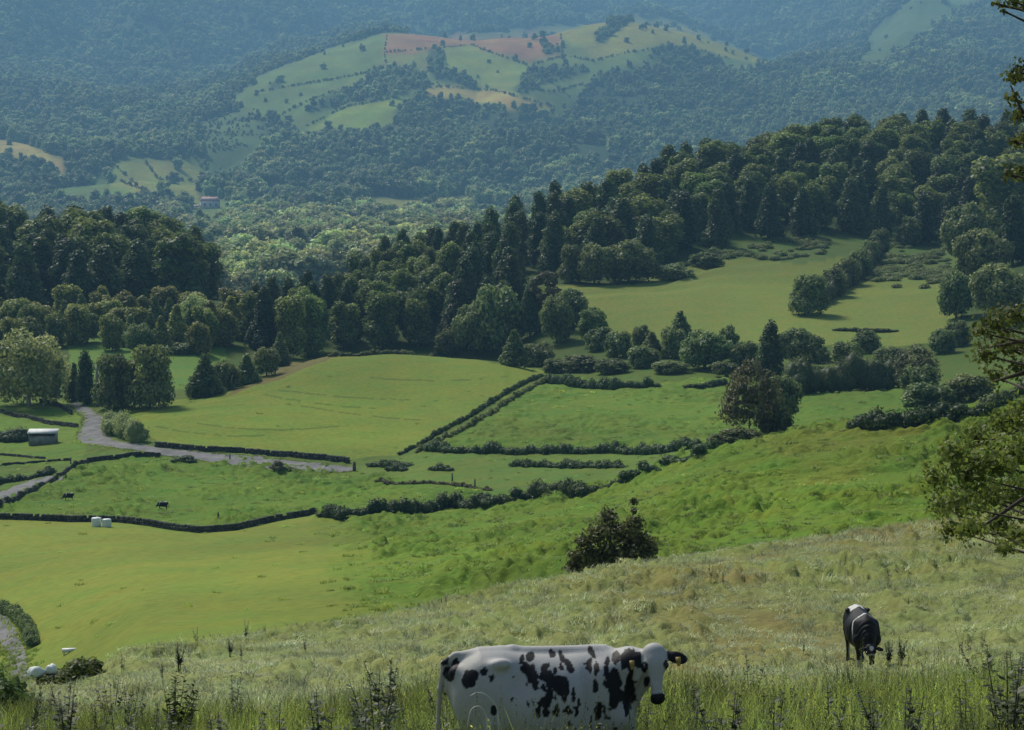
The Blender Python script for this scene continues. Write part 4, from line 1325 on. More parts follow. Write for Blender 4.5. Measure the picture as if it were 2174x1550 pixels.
# far houses on the valley floor
M['farwall'] = plain_mat('house_wall', (.55, .5, .46), (.66, .6, .56), .8, .3)
M['farroof'] = plain_mat('house_roof', (.36, .2, .17), (.5, .3, .26), .8, .4)
M['glass'] = plain_mat('dark_pane', (.02, .025, .03), None, .2)


def house(u, v, wpx, hpx, label, ymin):
    p = g_uv(u, v, ymin); k = p[1] / F
    w_, h_ = wpx * k, hpx * k; d_ = w_ * .55
    e = tag(link('farmhouse', None, loc=p, rz=R(12)), label, 'house')
    mb = MB(); mb.box((0, 0, h_ * .3 - 1.5), (w_, d_, h_ * .6 + 3)); link('wall', mb.mesh('wall', M['farwall']), e)
    mb = MB(); a = w_ / 2 + .6; b = d_ / 2 + .6
    mb.add([(-a, -b, h_ * .6), (a, -b, h_ * .6), (a, b, h_ * .6), (-a, b, h_ * .6), (-a * .8, 0, h_), (a * .8, 0, h_)],
           [(0, 1, 5, 4), (2, 3, 4, 5), (1, 2, 5), (3, 0, 4), (3, 2, 1, 0)])
    link('roof', mb.mesh('roof', M['farroof']), e)
    for q in (-.3, 0, .3):
        mb = MB(); mb.box((q * w_, -d_ / 2 - .04, h_ * .3), (w_ * .09, .1, h_ * .22)); link('window', mb.mesh('window', M['glass']), e)


house(446, 442, 40, 24, 'pink-roofed farmhouse at the foot of the far hill', 1800)
house(418, 446, 16, 11, 'small outbuilding left of the pink-roofed farmhouse', 1800)


# ------------------------------------------------------------------ grass (stuff) and weeds
def blades(name, n, rad, h0, h1, wd, mat, seed, lean=.35, heads=0, seg=3, headmat=None):
    g = np.random.default_rng(seed)
    V, Q, t = [], [], []
    for i in range(n):
        a = g.uniform(0, 6.28); r_ = rad * math.sqrt(g.random())
        b = np.array([math.cos(a) * r_, math.sin(a) * r_, -.04])
        h = g.uniform(h0, h1)
        da = g.uniform(0, 6.28); le = h * lean * g.uniform(.2, 1.4)
        d = np.array([math.cos(da), math.sin(da), 0]); sd = np.array([-d[1], d[0], 0])
        tw = g.uniform(-.8, .8); sd = sd * math.cos(tw) + d * math.sin(tw)
        head = i < heads
        o = len(V)
        hh = h * (1.25 if head else 1)
        for k in range(seg + 1):
            f = k / seg
            c = b + d * le * f ** 2 * (.4 if head else 1) + np.array([0, 0, hh * f * (1 - .18 * f)])
            w = wd * (1 - f * .88) * g.uniform(.8, 1.2) * (.35 if head else 1)
            V += [c - sd * w / 2, c + sd * w / 2]
        tt = g.uniform(0, 1)
        for k in range(seg):
            Q.append((o + 2 * k, o + 2 * k + 1, o + 2 * k + 3, o + 2 * k + 2)); t.append(tt)
        if head:                              # seed head
            for m_ in range(7):
                o = len(V); cc = c - np.array([0, 0, .022 * m_]); aa = g.uniform(0, 6.28)
                e = np.array([math.cos(aa), math.sin(aa), 1.2]) * .016
                V += [cc, cc + e * .6 + np.array([.004, 0, .006]), cc + e, cc + e * .6 - np.array([.004, 0, .006])]
                Q.append((o, o + 1, o + 2, o + 3)); t.append(g.uniform(.5, 1))
    me = quads(name, np.array(V), np.array(Q), mat)
    at = me.attributes.new('tint', 'FLOAT', 'FACE'); at.data.foreach_set('value', np.array(t, np.float32))
    return me


g = np.random.default_rng(77)
meadow = [blades('meadow_tuft', 36, .17, .40, .95, .013, M['grass'], 500 + i_, .5, heads=1) for i_ in range(5)]
P, i, j = grid_points(0.6, 3.45, .20, 71, -500, 2700)
hgt = np.interp(GU[i, j], [0, 500, 900, 1400, 2174], [.62, .66, .86, .95, .98]) * (.8 + .5 * fbm(P[:, 0] / 1.1, P[:, 1] / 1.3, 81, 2))
hgt *= np.clip((28.2 - P[:, 1] + 1.6 * fbm(P[:, 0] / 1.5, P[:, 1] / 1.5, 88)) / 2.0, .18, 1)
ok = (P[:, 1] > 7.2) & (P[:, 1] < 29)
P, hgt = P[ok], hgt[ok]
print('meadow', len(P))
wsc = g.uniform(.8, 1.3, len(P)) * np.clip(hgt, .55, 1)
meadow = meadow[:4] + [blades('meadow_tuft', 26, .14, .45, 1.0, .013, M['darkgrass'], 507 + q, .35, heads=3) for q in range(2)]
scatter('meadow_grass', meadow, P, np.stack([wsc, wsc, hgt * g.uniform(.8, 1.15, len(P))], 1), g.uniform(0, 6.28, len(P)), tilt=.12)

turf = [blades('turf_tuft', 40, .26, .04, .13, .018, M['turf'], 520 + i_, 1.5, seg=2) for i_ in range(4)]
P, i, j = grid_points(2.8, 6.25, lambda Y: .30 + np.clip(Y - 30, 0, None) * .0045, 72, -250, 2450)
nz = fbm(P[:, 0] / 1.1, P[:, 1] / 2.0, 82, 3)
ok = nz > .36
P, nz = P[ok], nz[ok]
print('turf', len(P))
s_ = g.uniform(.7, 1.5, len(P)) * (1 + (P[:, 1] - 30) * .006)
scatter('slope_grass', turf, P, np.stack([s_, s_, s_ * np.clip((nz - .3) * 5, .4, 1.8)], 1), g.uniform(0, 6.28, len(P)), tilt=.15)

tuss = [blades('tussock', 46, .55, .16, .46, .085, M['tuss'], 540 + i_, .9, seg=2) for i_ in range(4)]
P, i, j = grid_points(7.4, 14.6, lambda Y: .95 + np.clip(Y - 150, 0, None) * .0030, 73, -150, 2330)
tv = TUFT[i, j]
nz = fbm(P[:, 0] / 4.0, P[:, 1] / 6.0, 83, 3)
ok = (g.random(len(P)) < .4 * tv * np.clip((nz - .33) * 4, 0, 1)) & visible(P, i, j, .5, 3)
P, i, j = P[ok], i[ok], j[ok]
print('tuss', len(P))
s_ = g.uniform(.5, 1.25, len(P)) * (.75 + P[:, 1] * .0011)
scatter('pasture_grass', tuss, P, np.stack([s_ * 1.3, s_, s_ * g.uniform(.6, 1.1, len(P))], 1), g.uniform(0, 6.28, len(P)), tilt=.1)

# rough verges: grass leaning over both edges of the roads
gv = np.random.default_rng(44); VP = []
for a_, b_ in zip(EDGE[:-1], EDGE[1:]):
    L_ = np.linalg.norm(np.array(b_) - np.array(a_))
    if L_ < 12:
        for q_ in range(max(1, int(L_ / .35))):
            c_ = np.array(a_) + (np.array(b_) - np.array(a_)) * gv.random() + np.array([gv.normal() * .45, gv.normal() * .45, 0])
            VP.append(g_xy(c_[0], c_[1]))
VP = np.array(VP); s_ = gv.uniform(.35, .95, len(VP))
scatter('verge_grass', tuss, VP, np.stack([s_ * 1.2, s_ * 1.2, s_], 1), gv.uniform(0, 6.28, len(VP)), tilt=.1)

# brambles and bracken creeping out of the wood edge
br_ = [leaf_cloud('bramble', [(0, 0, .5, 1.6, 1.6, .8), (1.2, .5, .3, 1.1, 1, .6), (-1, .4, .3, 1.2, 1, .6)], 420, .24, M['shrub'], 560 + i_, .7) for i_ in range(2)]
P, i, j = grid_points(16.2, 17.6, 3.2, 74)
U_, V_ = GU[i, j], GVV[i, j]
ok = (inside([(1530, 545), (1640, 512), (1760, 505), (1745, 545), (1640, 555)], U_, V_) | inside([(1860, 525), (2010, 520), (2020, 610), (1900, 620), (1810, 610), (1840, 570)], U_, V_)
      | inside([(1380, 600), (1520, 535), (1560, 545), (1440, 590)], U_, V_))
ok &= fbm(P[:, 0] / 7, P[:, 1] / 12, 91) > .48
P = P[ok]
scatter('brambles', br_, P, g.uniform(.6, 1.3, len(P)), g.uniform(0, 6.28, len(P)))


# weeds standing above the grass, each one a plant
def weed_mesh(name, h, n, seed, leafy, mat):
    g = np.random.default_rng(seed); mb = MB()
    for s in range(n):
        a = s * 2.4 + g.uniform(-.4, .4); q = .1 * h * g.uniform(.2, 1.3)
        tip = np.array([math.cos(a) * q * 2.2, math.sin(a) * q * 1.6, h * g.uniform(.7, 1)])
        mid = np.array([math.cos(a) * q * .8, math.sin(a) * q * .6, tip[2] * .5])
        mb.tube([(math.cos(a) * .03, math.sin(a) * .03, -.05), mid, tip], [.007, .005, .002], 5, .2)
        m = leafy
        for k in range(m):
            f = .25 + .75 * (k + g.random()) / m
            c = mid * 2 * (f) * (1 - f) * .9 + tip * f * f + mid * 0
            c = np.array([mid[0] * 2 * f * (1 - f) + tip[0] * f * f, mid[1] * 2 * f * (1 - f) + tip[1] * f * f, tip[2] * f])
            aa = g.uniform(0, 6.28); L_ = g.uniform(.05, .14) * h * (1.25 - f) + .02
            d = np.array([math.cos(aa), math.sin(aa), g.uniform(-.1, .8)]); d /= np.linalg.norm(d)
            sd = np.cross(d, [0, 0, 1]); sd = sd / (np.linalg.norm(sd) + 1e-6) * L_ * .3
            mb.add([c, c + d * L_ * .5 + sd, c + d * L_, c + d * L_ * .5 - sd], [(0, 1, 2, 3)], g.uniform(.1, 1))
    return mb.mesh(name, M[mat])


M['weed'] = leaf_mat('weed_leaves', (.022, .034, .012), (.09, .11, .035), .3, .015, .2)
M['dock'] = leaf_mat('dock_seed', (.05, .028, .014), (.13, .075, .04), .15, .01, .15)
WM = [weed_mesh('weed', 1.0, 4, 600, 34, 'weed'), weed_mesh('weed', 1.0, 2, 601, 44, 'weed'), weed_mesh('weed', 1.0, 7, 602, 44, 'weed'),
      weed_mesh('weed', 1.0, 2, 603, 26, 'dock')]


def weed(m, u, vb, vt, label, Y=None, group=None, ymin=0, w=1.0):
    p = g_uY(u, Y) if Y else g_uv(u, vb, ymin)
    _, pv = project(p[0], p[1], p[2])
    h = (pv - vt) * p[1] / F
    o = link('weed', WM[m], loc=p, rz=random.uniform(0, 6), sc=(h * w, h * w, h))
    tag(o, label, 'weed', group)


P, i, j = grid_points(1.2, 3.4, 1.05, 79, -200, 2400)
gw = np.random.default_rng(80)
ok = (P[:, 1] > 13.5) & (P[:, 1] < 27) & (gw.random(len(P)) < .6) & (fbm(P[:, 0] / 2.2, P[:, 1] / 2.2, 93, 2) > .42)
P = P[ok]; s_ = gw.uniform(.55, 1.05, len(P))
scatter('meadow_weeds', WM[:3], P, np.stack([s_ * 1.1, s_ * 1.1, s_], 1), gw.uniform(0, 6.28, len(P)), tilt=.14)
GL = 'dark weeds on the left of the near slope'
for q in [(1, 260, 1430, 1376, 'lone dark weed stalk nearest the olive brown bush'), (0, 345, 1440, 1395, 'dark weed with crooked low stems in the left cluster'),
          (2, 380, 1425, 1358, 'bushiest dark weed of the left cluster'), (1, 402, 1405, 1362, 'slender dark weed right beside the bushiest one'),
          (1, 418, 1372, 1326, 'single leaning weed stalk cutting the slope skyline, left'), (2, 488, 1395, 1352, 'dark tufted weed right of the leaning stalk'),
          (1, 522, 1362, 1308, 'thin tall weed highest on the slope skyline'), (0, 512, 1402, 1362, 'dark many-stemmed weed below the thin tall one'),
          (3, 335, 1395, 1358, 'small reddish dock weed among the left cluster'), (1, 648, 1390, 1345, 'thin single stalk well right of the left cluster')]:
    weed(*q, group=GL, w=1.1)
GR = 'weeds standing beside and beyond the black cow'
for q in [(3, 1508, 1238, 1178, 'red-brown dock stalks below the dark leafy bush'), (1, 1535, 1245, 1205, 'thin pale stalk right of the red-brown dock'),
          (2, 1888, 1415, 1352, 'dark bushy weed touching the black cow on its right'), (2, 1912, 1415, 1345, 'tallest dark bushy weed right of the black cow'),
          (3, 2040, 1390, 1322, 'first reddish stalk at the right, far from the black cow'), (3, 2056, 1394, 1328, 'second reddish stalk beside the first at the right'),
          (1, 2085, 1388, 1330, 'dark leaning stalk right of the two reddish ones'), (1, 1706, 1392, 1350, 'thin dark stalk left of the black cow')]:
    weed(*q, group=GR)
GF = 'tall weeds in the foreground grass'
for q in [(2, 690, 0, 1448, 'dark leafy weed in the tall grass left of the white cow', 16), (2, 480, 0, 1492, 'low dark weed among the grass at the lower left', 16.5),
          (2, 800, 0, 1415, 'tall olive weed standing between the dark leafy one and the white cow', 21), (3, 1533, 0, 1398, 'reddish upright stalk right of the white cow\'s ear', 26),
          (1, 1592, 0, 1372, 'reddish brown tall stalk midway between the two cows', 27), (1, 1475, 0, 1428, 'thin dark weed just right of the white cow\'s muzzle', 21),
          (2, 1545, 0, 1450, 'dark bushy weed in the grass right of the white cow', 18), (1, 1640, 0, 1440, 'feathery weed in the grass midway between the cows', 19),
          (1, 1765, 0, 1428, 'curved dark weed below the black cow, left', 20), (0, 1850, 0, 1450, 'branching dark weed below the black cow', 17),
          (2, 1915, 0, 1442, 'leaning dark weed below the black cow, right', 17), (1, 2050, 0, 1412, 'dark forked weed near the right edge', 20),
          (2, 2140, 0, 1362, 'tall bushy weed clump at the right frame edge', 18), (2, 2168, 0, 1380, 'second bushy weed at the very right frame edge', 19),
          (1, 1980, 0, 1470, 'grey feathery weed in the lower right grass', 15), (0, 590, 0, 1478, 'small dark weed between the two weeds at the lower left', 18)]:
    weed(q[0], q[1], 0, q[3], q[4], q[5], GF, w=1.2)
# two dead stems bent into arches in front of the white cow
M['straw'] = plain_mat('dry_straw', (.42, .40, .33), (.6, .58, .5), .7, 3)
for (pts, Y, lb) in [([(992, 1545), (1000, 1508), (1018, 1500), (1032, 1520), (1034, 1550), (1034, 1650)], 16.6, 'small bleached stem bent in an arch before the white cow'),
                     ([(998, 1478), (1012, 1471), (1030, 1474), (1048, 1492), (1058, 1520), (1060, 1640)], 16.8, 'large bleached stem bent in an arch before the white cow')]:
    Q = [Vector(unproject(u, v, Y + .02 * n_)) for n_, (u, v) in enumerate(pts)]
    # smooth
    R_ = []
    for a_ in range(len(Q) - 1):
        p0, p1, p2, p3 = Q[max(a_ - 1, 0)], Q[a_], Q[a_ + 1], Q[min(a_ + 2, len(Q) - 1)]
        for t_ in (0, .25, .5, .75):
            R_.append(.5 * ((2 * p1) + (p2 - p0) * t_ + (2 * p0 - 5 * p1 + 4 * p2 - p3) * t_ ** 2 + (3 * p1 - p0 - 3 * p2 + p3) * t_ ** 3))
    gp = g_xy(Q[-1][0], Q[-1][1]); R_ += [Q[-1], Vector(gp)]
    mb = MB(); mb.tube(R_, [.003 + .004 * n_ / len(R_) for n_ in range(len(R_))], 6)
    tag(link('bent_stem', mb.mesh('bent_stem', M['straw'])), lb, 'dry stem', 'bleached stems before the white cow')


# ------------------------------------------------------------------ trees close at hand
def near_tree(name, lobes_px, Y, leaf, n, mat, trunk_u, label, limbs, rad, cat='tree', seed=0, core=0, dY=3, extra=()):
    g = np.random.default_rng(seed)
    base = g_uY(trunk_u, Y)
    lob = []
    for (u, v, r) in lobes_px:
        yy = Y + g.uniform(-dY, dY); k = yy / F
        q = np.array(unproject(u, v, yy)) - base
        lob.append((*q, r * k * 1.0, r * k * 1.3, r * k * .85))
    lob += list(extra)
    e = tag(link(name, None, loc=base), label, cat)
    link('crown', leaf_cloud(name + '_crown', lob, n, leaf, M[mat], seed, core, jit=.9, cull=.35, vol=1), e)
    mb = MB()
    for L_ in limbs:
        pts = []
        for (u, v, dy) in L_:
            pts.append(np.array(unproject(u, v, Y + dy)) - base if v is not None else np.array([0, 0, -.4]))
        nn = len(pts); r0 = rad * (1 if L_[0][1] is None else .35)
        mb.tube(pts, [r0 * (1 - .85 * i / (nn - 1)) for i in range(nn)], 8)
    tx = np.array(unproject(trunk_u, 700, Y)) - base
    if name == 'near_tree':
        for l_ in lob:                         # every spray hangs on a limb from the trunk
            q = np.array(l_[:3]); dist = np.linalg.norm(q[:2] - tx[:2])
            o_ = np.array([tx[0], tx[1], max(.6, q[2] - .45 * dist)])
            m_ = o_ * .45 + q * .55 + np.array([0, 0, .10 * dist])
            mb.tube([o_, m_, q], [rad * .28, rad * .15, rad * .05], 6)
    for l_ in lob[::2]:                        # twigs into the sprays
        q = np.array(l_[:3]); mb.tube([q + np.array([l_[3] * .9, 0, -l_[5] * .5]), q, q + np.array([-l_[3] * .6, .1, l_[5] * .4])], [.02 * rad / .2, .012 * rad / .2, .005], 5)
    link('trunk', mb.mesh(name + '_trunk', M['bark']), e)
    return e


ga = np.random.default_rng(9)
LA = [(1985, 1015, 40), (2025, 965, 42), (2075, 935, 42), (2130, 905, 42), (2170, 880, 46), (2055, 1010, 48), (2105, 985, 52), (2160, 965, 60), (1997, 1075, 34),
      (2035, 1075, 46), (2095, 1055, 52), (2155, 1050, 52), (2020, 1125, 30), (2062, 1125, 36), (2120, 1115, 42), (2165, 1140, 34), (2130, 1165, 24)]
LA += [(ga.uniform(2260, 2700), ga.uniform(250, 1150), ga.uniform(50, 80)) for _ in range(30)]
near_tree('near_tree', LA, 24, .032, 34000, 'near_leaf', 2480, 'yellow-green leafy bough hanging in from the right edge, low over the slope',
          [[(2480, None, 0), (2470, 1150, 0), (2450, 800, .3), (2430, 350, 0)], [(2465, 1000, 0), (2330, 980, -.4), (2200, 1040, -.6), (2090, 1115, -.8), (2030, 1140, -.8)],
           [(2460, 900, 0), (2330, 860, .5), (2200, 900, .6), (2060, 950, .8)], [(2300, 975, -.3), (2200, 1110, -.4), (2110, 1170, -.3)], [(2450, 700, 0), (2560, 520, .5)]], .12, seed=31)
LB = [(2108, 690, 38), (2150, 672, 40), (2078, 705, 22), (2092, 755, 34), (2132, 735, 40), (2168, 735, 36), (2112, 800, 24), (2160, 785, 26),
      (2150, 165, 20), (2166, 155, 26), (2150, 210, 20), (2166, 245, 26), (2150, 300, 16), (2172, 300, 26), (2142, 370, 18), (2168, 365, 22),
      (2118, 8, 14), (2150, 2, 16), (2132, 24, 8), (2176, 10, 18)]
LB += [(ga.uniform(2270, 2640), ga.uniform(-300, 850), ga.uniform(40, 70)) for _ in range(40)]
M['olive_bronze'] = leaf_mat('olive_bronze', (.032, .044, .011), (.17, .19, .04), .45, .02, .2)
near_tree('near_tree', LB, 36, .045, 24000, 'olive_bronze', 2440, 'bronze-leaved tree whose bough tips show high along the right edge',
          [[(2440, None, 0), (2440, 900, 0), (2430, 400, .3), (2400, -250, 0)], [(2430, 700, 0), (2300, 680, .4), (2190, 720, .6), (2090, 740, .6)],
           [(2430, 500, 0), (2300, 330, 0), (2180, 260, .2), (2145, 180, .2)], [(2420, 300, 0), (2280, 60, 0), (2180, 20, 0), (2118, 12, .1)], [(2250, 700, .5), (2180, 790, .5), (2110, 810, .6)]], .25, seed=32)
LC = [(1345, 1066, 9), (1344, 1084, 8), (1290, 1098, 20), (1272, 1135, 26), (1308, 1130, 26), (1348, 1112, 20), (1350, 1148, 30), (1378, 1165, 22), (1242, 1152, 20), (1226, 1186, 22),
      (1262, 1182, 26), (1300, 1178, 32), (1340, 1185, 28), (1214, 1205, 14), (1374, 1190, 20), (1290, 1215, 26), (1250, 1215, 24), (1330, 1210, 24)]
near_tree('leafy_bush', LC, 93, .085, 12000, 'dark_leaf', 1300, 'dark large-leaved bush standing on the brow of the near slope',
          [[(1300, None, 0), (1300, 1190, 0), (1295, 1140, 0), (1288, 1095, 0)], [(1300, 1190, 0), (1340, 1140, .1), (1345, 1066, .1)], [(1300, 1200, 0), (1250, 1170, -.2), (1225, 1180, -.2)]], .12, cat='bush', seed=33, dY=.7, core=0)
LD = [(0, 1480, 34), (25, 1470, 26), (45, 1500, 30), (10, 1520, 40), (50, 1535, 34), (-30, 1500, 50), (-40, 1450, 40), (75, 1520, 18)]
near_tree('leafy_bush', LD, 33, .055, 9000, 'hedge', 10, 'dark green bush in the lower left corner', [[(10, None, 0), (15, 1520, 0), (20, 1475, 0)]], .05, cat='bush', seed=34, dY=.7, core=.4)


# ------------------------------------------------------------------ cows: one continuous body grown from a distance field
def V3(*a):
    return np.array(a, float)


def smin(a, b, k):
    h = np.clip(.5 + .5 * (b - a) / k, 0, 1)
    return b * (1 - h) + a * h - k * h * (1 - h)


def rcone(P, a, b, r1, r2):
    ba = b - a; L2 = (ba ** 2).sum()
    t = np.clip(((P - a) @ ba) / L2, 0, 1)
    return np.linalg.norm(P - a - t[..., None] * ba, axis=-1) - (r1 + (r2 - r1) * t)


def ell(P, c, R_, ax=None):
    q = P - c
    if ax is not None:
        q = q @ ax.T
    k = np.linalg.norm(q / R_, axis=-1)
    return (k - 1) * np.min(R_)


def surface_net(f, lo, step):
    """smooth mesh on the zero level of a sampled field"""
    s = f < 0
    nx, ny, nz = f.shape
    cs = [(i, j, k) for i in (0, 1) for j in (0, 1) for k in (0, 1)]
    sl = lambda o: (slice(o[0], nx - 1 + o[0]), slice(o[1], ny - 1 + o[1]), slice(o[2], nz - 1 + o[2]))
    cnt = sum(s[sl(o)].astype(int) for o in cs)
    act = (cnt > 0) & (cnt < 8)
    idx = -np.ones(act.shape, int); ii = np.argwhere(act); idx[act] = np.arange(len(ii))
    acc = np.zeros((len(ii), 3)); n = np.zeros(len(ii))
    for a in range(8):
        for b in range(a + 1, 8):
            oa, ob = np.array(cs[a]), np.array(cs[b])
            if np.abs(oa - ob).sum() != 1:
                continue
            fa = f[tuple((ii + oa).T)]; fb = f[tuple((ii + ob).T)]
            m = (fa < 0) != (fb < 0)
            t = np.where(m, fa / (fa - fb + 1e-12), 0)
            acc += np.where(m[:, None], oa + (ob - oa) * t[:, None], 0); n += m
    V = lo + (ii + acc / np.maximum(n, 1)[:, None]) * step
    Q = []
    for ax in range(3):
        o = [0, 0, 0]; o[ax] = 1
        A = s[:-1, :-1, :-1] if False else s
        i0 = [slice(1, -1)] * 3; i0[ax] = slice(0, -1)
        i1 = [slice(1, -1)] * 3; i1[ax] = slice(1, None)
        sa, sb = s[tuple(i0)], s[tuple(i1)]
        ch = np.argwhere(sa != sb)
        off = np.array([1, 1, 1]); off[ax] = 0
        c = ch + off
        b1, b2 = [q for q in range(3) if q != ax]
        e1 = np.zeros(3, int); e1[b1] = 1; e2 = np.zeros(3, int); e2[b2] = 1
        ok = (c.max(1) >= 0)
        q = np.stack([idx[tuple((c - e1 - e2).T)], idx[tuple((c - e2).T)], idx[tuple(c.T)], idx[tuple((c - e1).T)]], 1)
        fl = sa[tuple(ch.T)]
        if ax == 1:
            fl = ~fl
        q[~fl] = q[~fl][:, ::-1]
        Q.append(q)
    Q = np.concatenate(Q); Q = Q[(Q >= 0).all(1)]
    return V, Q


HS = .87


def cow_field(P, head):
    poll, d, nrm = head
    d = d / np.linalg.norm(d); nrm = nrm - d * (nrm @ d); nrm /= np.linalg.norm(nrm); sd = np.cross(nrm, d)
    X, Y, Z = P[..., 0], P[..., 1], P[..., 2]
    xs = [-.90, -.86, -.78, -.62, -.40, -.10, .20, .45, .62, .76, .84]
    top = np.interp(X, xs, [1.22, 1.27, 1.32, 1.40, 1.405, 1.375, 1.375, 1.40, 1.39, 1.31, 1.22])
    bot = np.interp(X, xs, [1.02, .92, .82, .74, .62, .52, .53, .57, .62, .72, .86])
    wd = np.interp(X, xs, [.08, .14, .20, .27, .32, .38, .385, .32, .27, .20, .12])
    h = (top - bot) / 2; cz = (top + bot) / 2
    zz = (Z - cz) / h
    wd = wd * np.where(zz > 0, np.clip(1 - .22 * zz ** 2, .4, 1), 1)             # narrower towards the back line
    body = ((np.abs(Y) / wd) ** 2.3 + np.abs(zz) ** 2.5 + 1e-9) ** (1 / 2.4) - 1
    body = body * np.minimum(wd, h) * .9
    body = np.maximum(body, np.maximum(-.92 - X, X - .86))
    f = body
    f = smin(f, rcone(P, V3(-.80, 0, 1.335), V3(-.30, 0, 1.375), .035, .04), .05)
    f = smin(f, rcone(P, V3(-.30, 0, 1.37), V3(.55, 0, 1.375), .04, .05), .05)
    for s in (-1, 1):
        f = smin(f, ell(P, V3(-.43, s * .255, 1.315), V3(.085, .05, .045)), .06)          # hook bone
        f = smin(f, ell(P, V3(-.84, s * .11, 1.215), V3(.06, .05, .05)), .06)           # pin bone
        f = smin(f, ell(P, V3(-.60, s * .18, .98), V3(.25, .13, .30)), .08)             # thigh
        f = smin(f, rcone(P, V3(-.50, s * .20, .82), V3(-.66, s * .175, .52), .125, .06), .06)
        f = smin(f, rcone(P, V3(-.66, s * .175, .53), V3(-.63, s * .17, .14), .052, .038), .03)
        f = smin(f, rcone(P, V3(-.63, s * .17, .14), V3(-.575, s * .17, .035), .045, .062), .02)
        f = smin(f, rcone(P, V3(.50, s * .20, 1.20), V3(.66, s * .215, .86), .11, .12), .08)  # shoulder
        f = smin(f, rcone(P, V3(.66, s * .20, .86), V3(.55, s * .17, .64), .12, .085), .06)
        f = smin(f, rcone(P, V3(.55, s * .17, .66), V3(.57, s * .165, .38), .078, .05), .04)
        f = smin(f, rcone(P, V3(.57, s * .165, .38), V3(.57, s * .165, .13), .05, .036), .03)
        f = smin(f, rcone(P, V3(.57, s * .165, .13), V3(.62, s * .165, .035), .042, .06), .02)
    f = smin(f, ell(P, V3(-.40, 0, .60), V3(.22, .18, .16)), .05)                        # udder
    for s in (-1, 1):
        for q in (-.48, -.33):
            f = smin(f, rcone(P, V3(q, s * .08, .50), V3(q, s * .085, .41), .022, .016), .02)
    f = smin(f, ell(P, V3(.74, 0, .74), V3(.14, .15, .17)), .08)                         # brisket
    # tail
    T_ = [V3(-.84, .0, 1.33), V3(-.93, 0, 1.27), V3(-.965, .01, 1.05), V3(-.97, .015, .75), V3(-.96, .02, .55), V3(-.955, .02, .34)]
    rr = [.035, .028, .022, .02, .036, .018]
    for i in range(5):
        f = smin(f, rcone(P, T_[i], T_[i + 1], rr[i], rr[i + 1]), .03)
    # neck and head
    hb = poll + d * .10 - nrm * .15
    f = smin(f, rcone(P, V3(.60, 0, 1.15), poll * .5 + V3(.60, 0, 1.15) * .5 - V3(0, 0, .03), .205, .145), .10)
    f = smin(f, rcone(P, poll * .5 + V3(.60, 0, 1.15) * .5 - V3(0, 0, .03), hb, .145, .10), .08)
    f = smin(f, rcone(P, V3(.70, 0, .95), hb + d * .03, .15, .09), .09)                  # dewlap
    A = np.stack([d, nrm, sd])
    Ph = poll + (P - poll) / HS                                    # head a little smaller than life-size measure
    H = ell(Ph, poll + d * .11 - nrm * .03, V3(.16, .105, .128), A)
    H = smin(H, ell(Ph, poll + d * .02 - nrm * .03, V3(.055, .07, .10), A), .04)
    H = smin(H, rcone(Ph, poll + d * .15 - nrm * .02, poll + d * .42 - nrm * .035, .088, .052), .05)
    H = smin(H, rcone(Ph, poll + d * .14 - nrm * .10, poll + d * .43 - nrm * .075, .078, .038), .05)
    H = smin(H, ell(Ph, poll + d * .475 - nrm * .045, V3(.06, .06, .082), A), .03)
    for s in (-1, 1):
        H = smin(H, ell(Ph, poll + d * .175 + nrm * .02 + sd * s * .104, V3(.04, .03, .026), A), .03)
        H = smin(H, ell(Ph, poll + d * .46 + nrm * .005 + sd * s * .048, V3(.026, .024, .026), A), .02)
        e0 = poll + d * .055 - nrm * .045 + sd * s * .10
        e1 = poll + d * .095 - nrm * .03 + sd * s * .20
        H = smin(H, rcone(Ph, e0, e1, .03, .034), .03)
        ex = (sd * s + d * .30); ex = ex / np.linalg.norm(ex)
        ey = nrm * .95 - d * .25; ey = ey - ex * (ey @ ex); ey /= np.linalg.norm(ey)
        EA = np.stack([ex, ey, np.cross(ex, ey)])
        ear = np.maximum(ell(Ph, poll + d * .105 - nrm * .025 + sd * s * .24, V3(.115, .026, .066), EA),
                         -ell(Ph, poll + d * .105 + nrm * .012 + sd * s * .24, V3(.085, .026, .045), EA))
        H = smin(H, ear, .02)
    f = smin(f, H * HS, .05)
    f = f + .006 * np.sin(X * 46 + Z * 9) * np.clip(1 - ((X - .12) / .34) ** 2, 0, 1) * np.clip((Z - .7) * 3, 0, 1) * np.clip((1.32 - Z) * 5, 0, 1)   # ribs
    for s in (-1, 1):                                                                    # hollow of the flank, groove behind the shoulder
        f = f + .048 * np.exp(-(((X + .27) / .11) ** 2 + ((Z - 1.16) / .15) ** 2 + ((Y - s * .30) / .12) ** 2))
        f = f + .03 * np.exp(-(((X - .36) / .05) ** 2 + ((Z - 1.0) / .22) ** 2 + ((Y - s * .32) / .12) ** 2))
        f = f + .018 * np.exp(-(((X + .45) / .05) ** 2 + ((Z - .80) / .14) ** 2 + ((Y - s * .30) / .12) ** 2))
    f = f + .010 * np.sin(X * 60 - Z * 22) * np.clip(1 - ((X - .82) / .14) ** 2, 0, 1) * np.clip((Z - .75) * 4, 0, 1) * np.clip((1.35 - Z) * 6, 0, 1)
    return f, (poll, d, nrm, sd)


def slope_pitch(loc, rz, a=.6):
    f_ = g_xy(loc[0] + math.cos(rz) * a, loc[1] + math.sin(rz) * a); h_ = g_xy(loc[0] - math.cos(rz) * a, loc[1] - math.sin(rz) * a)
    return -math.atan2(f_[2] - h_[2], 2 * a)


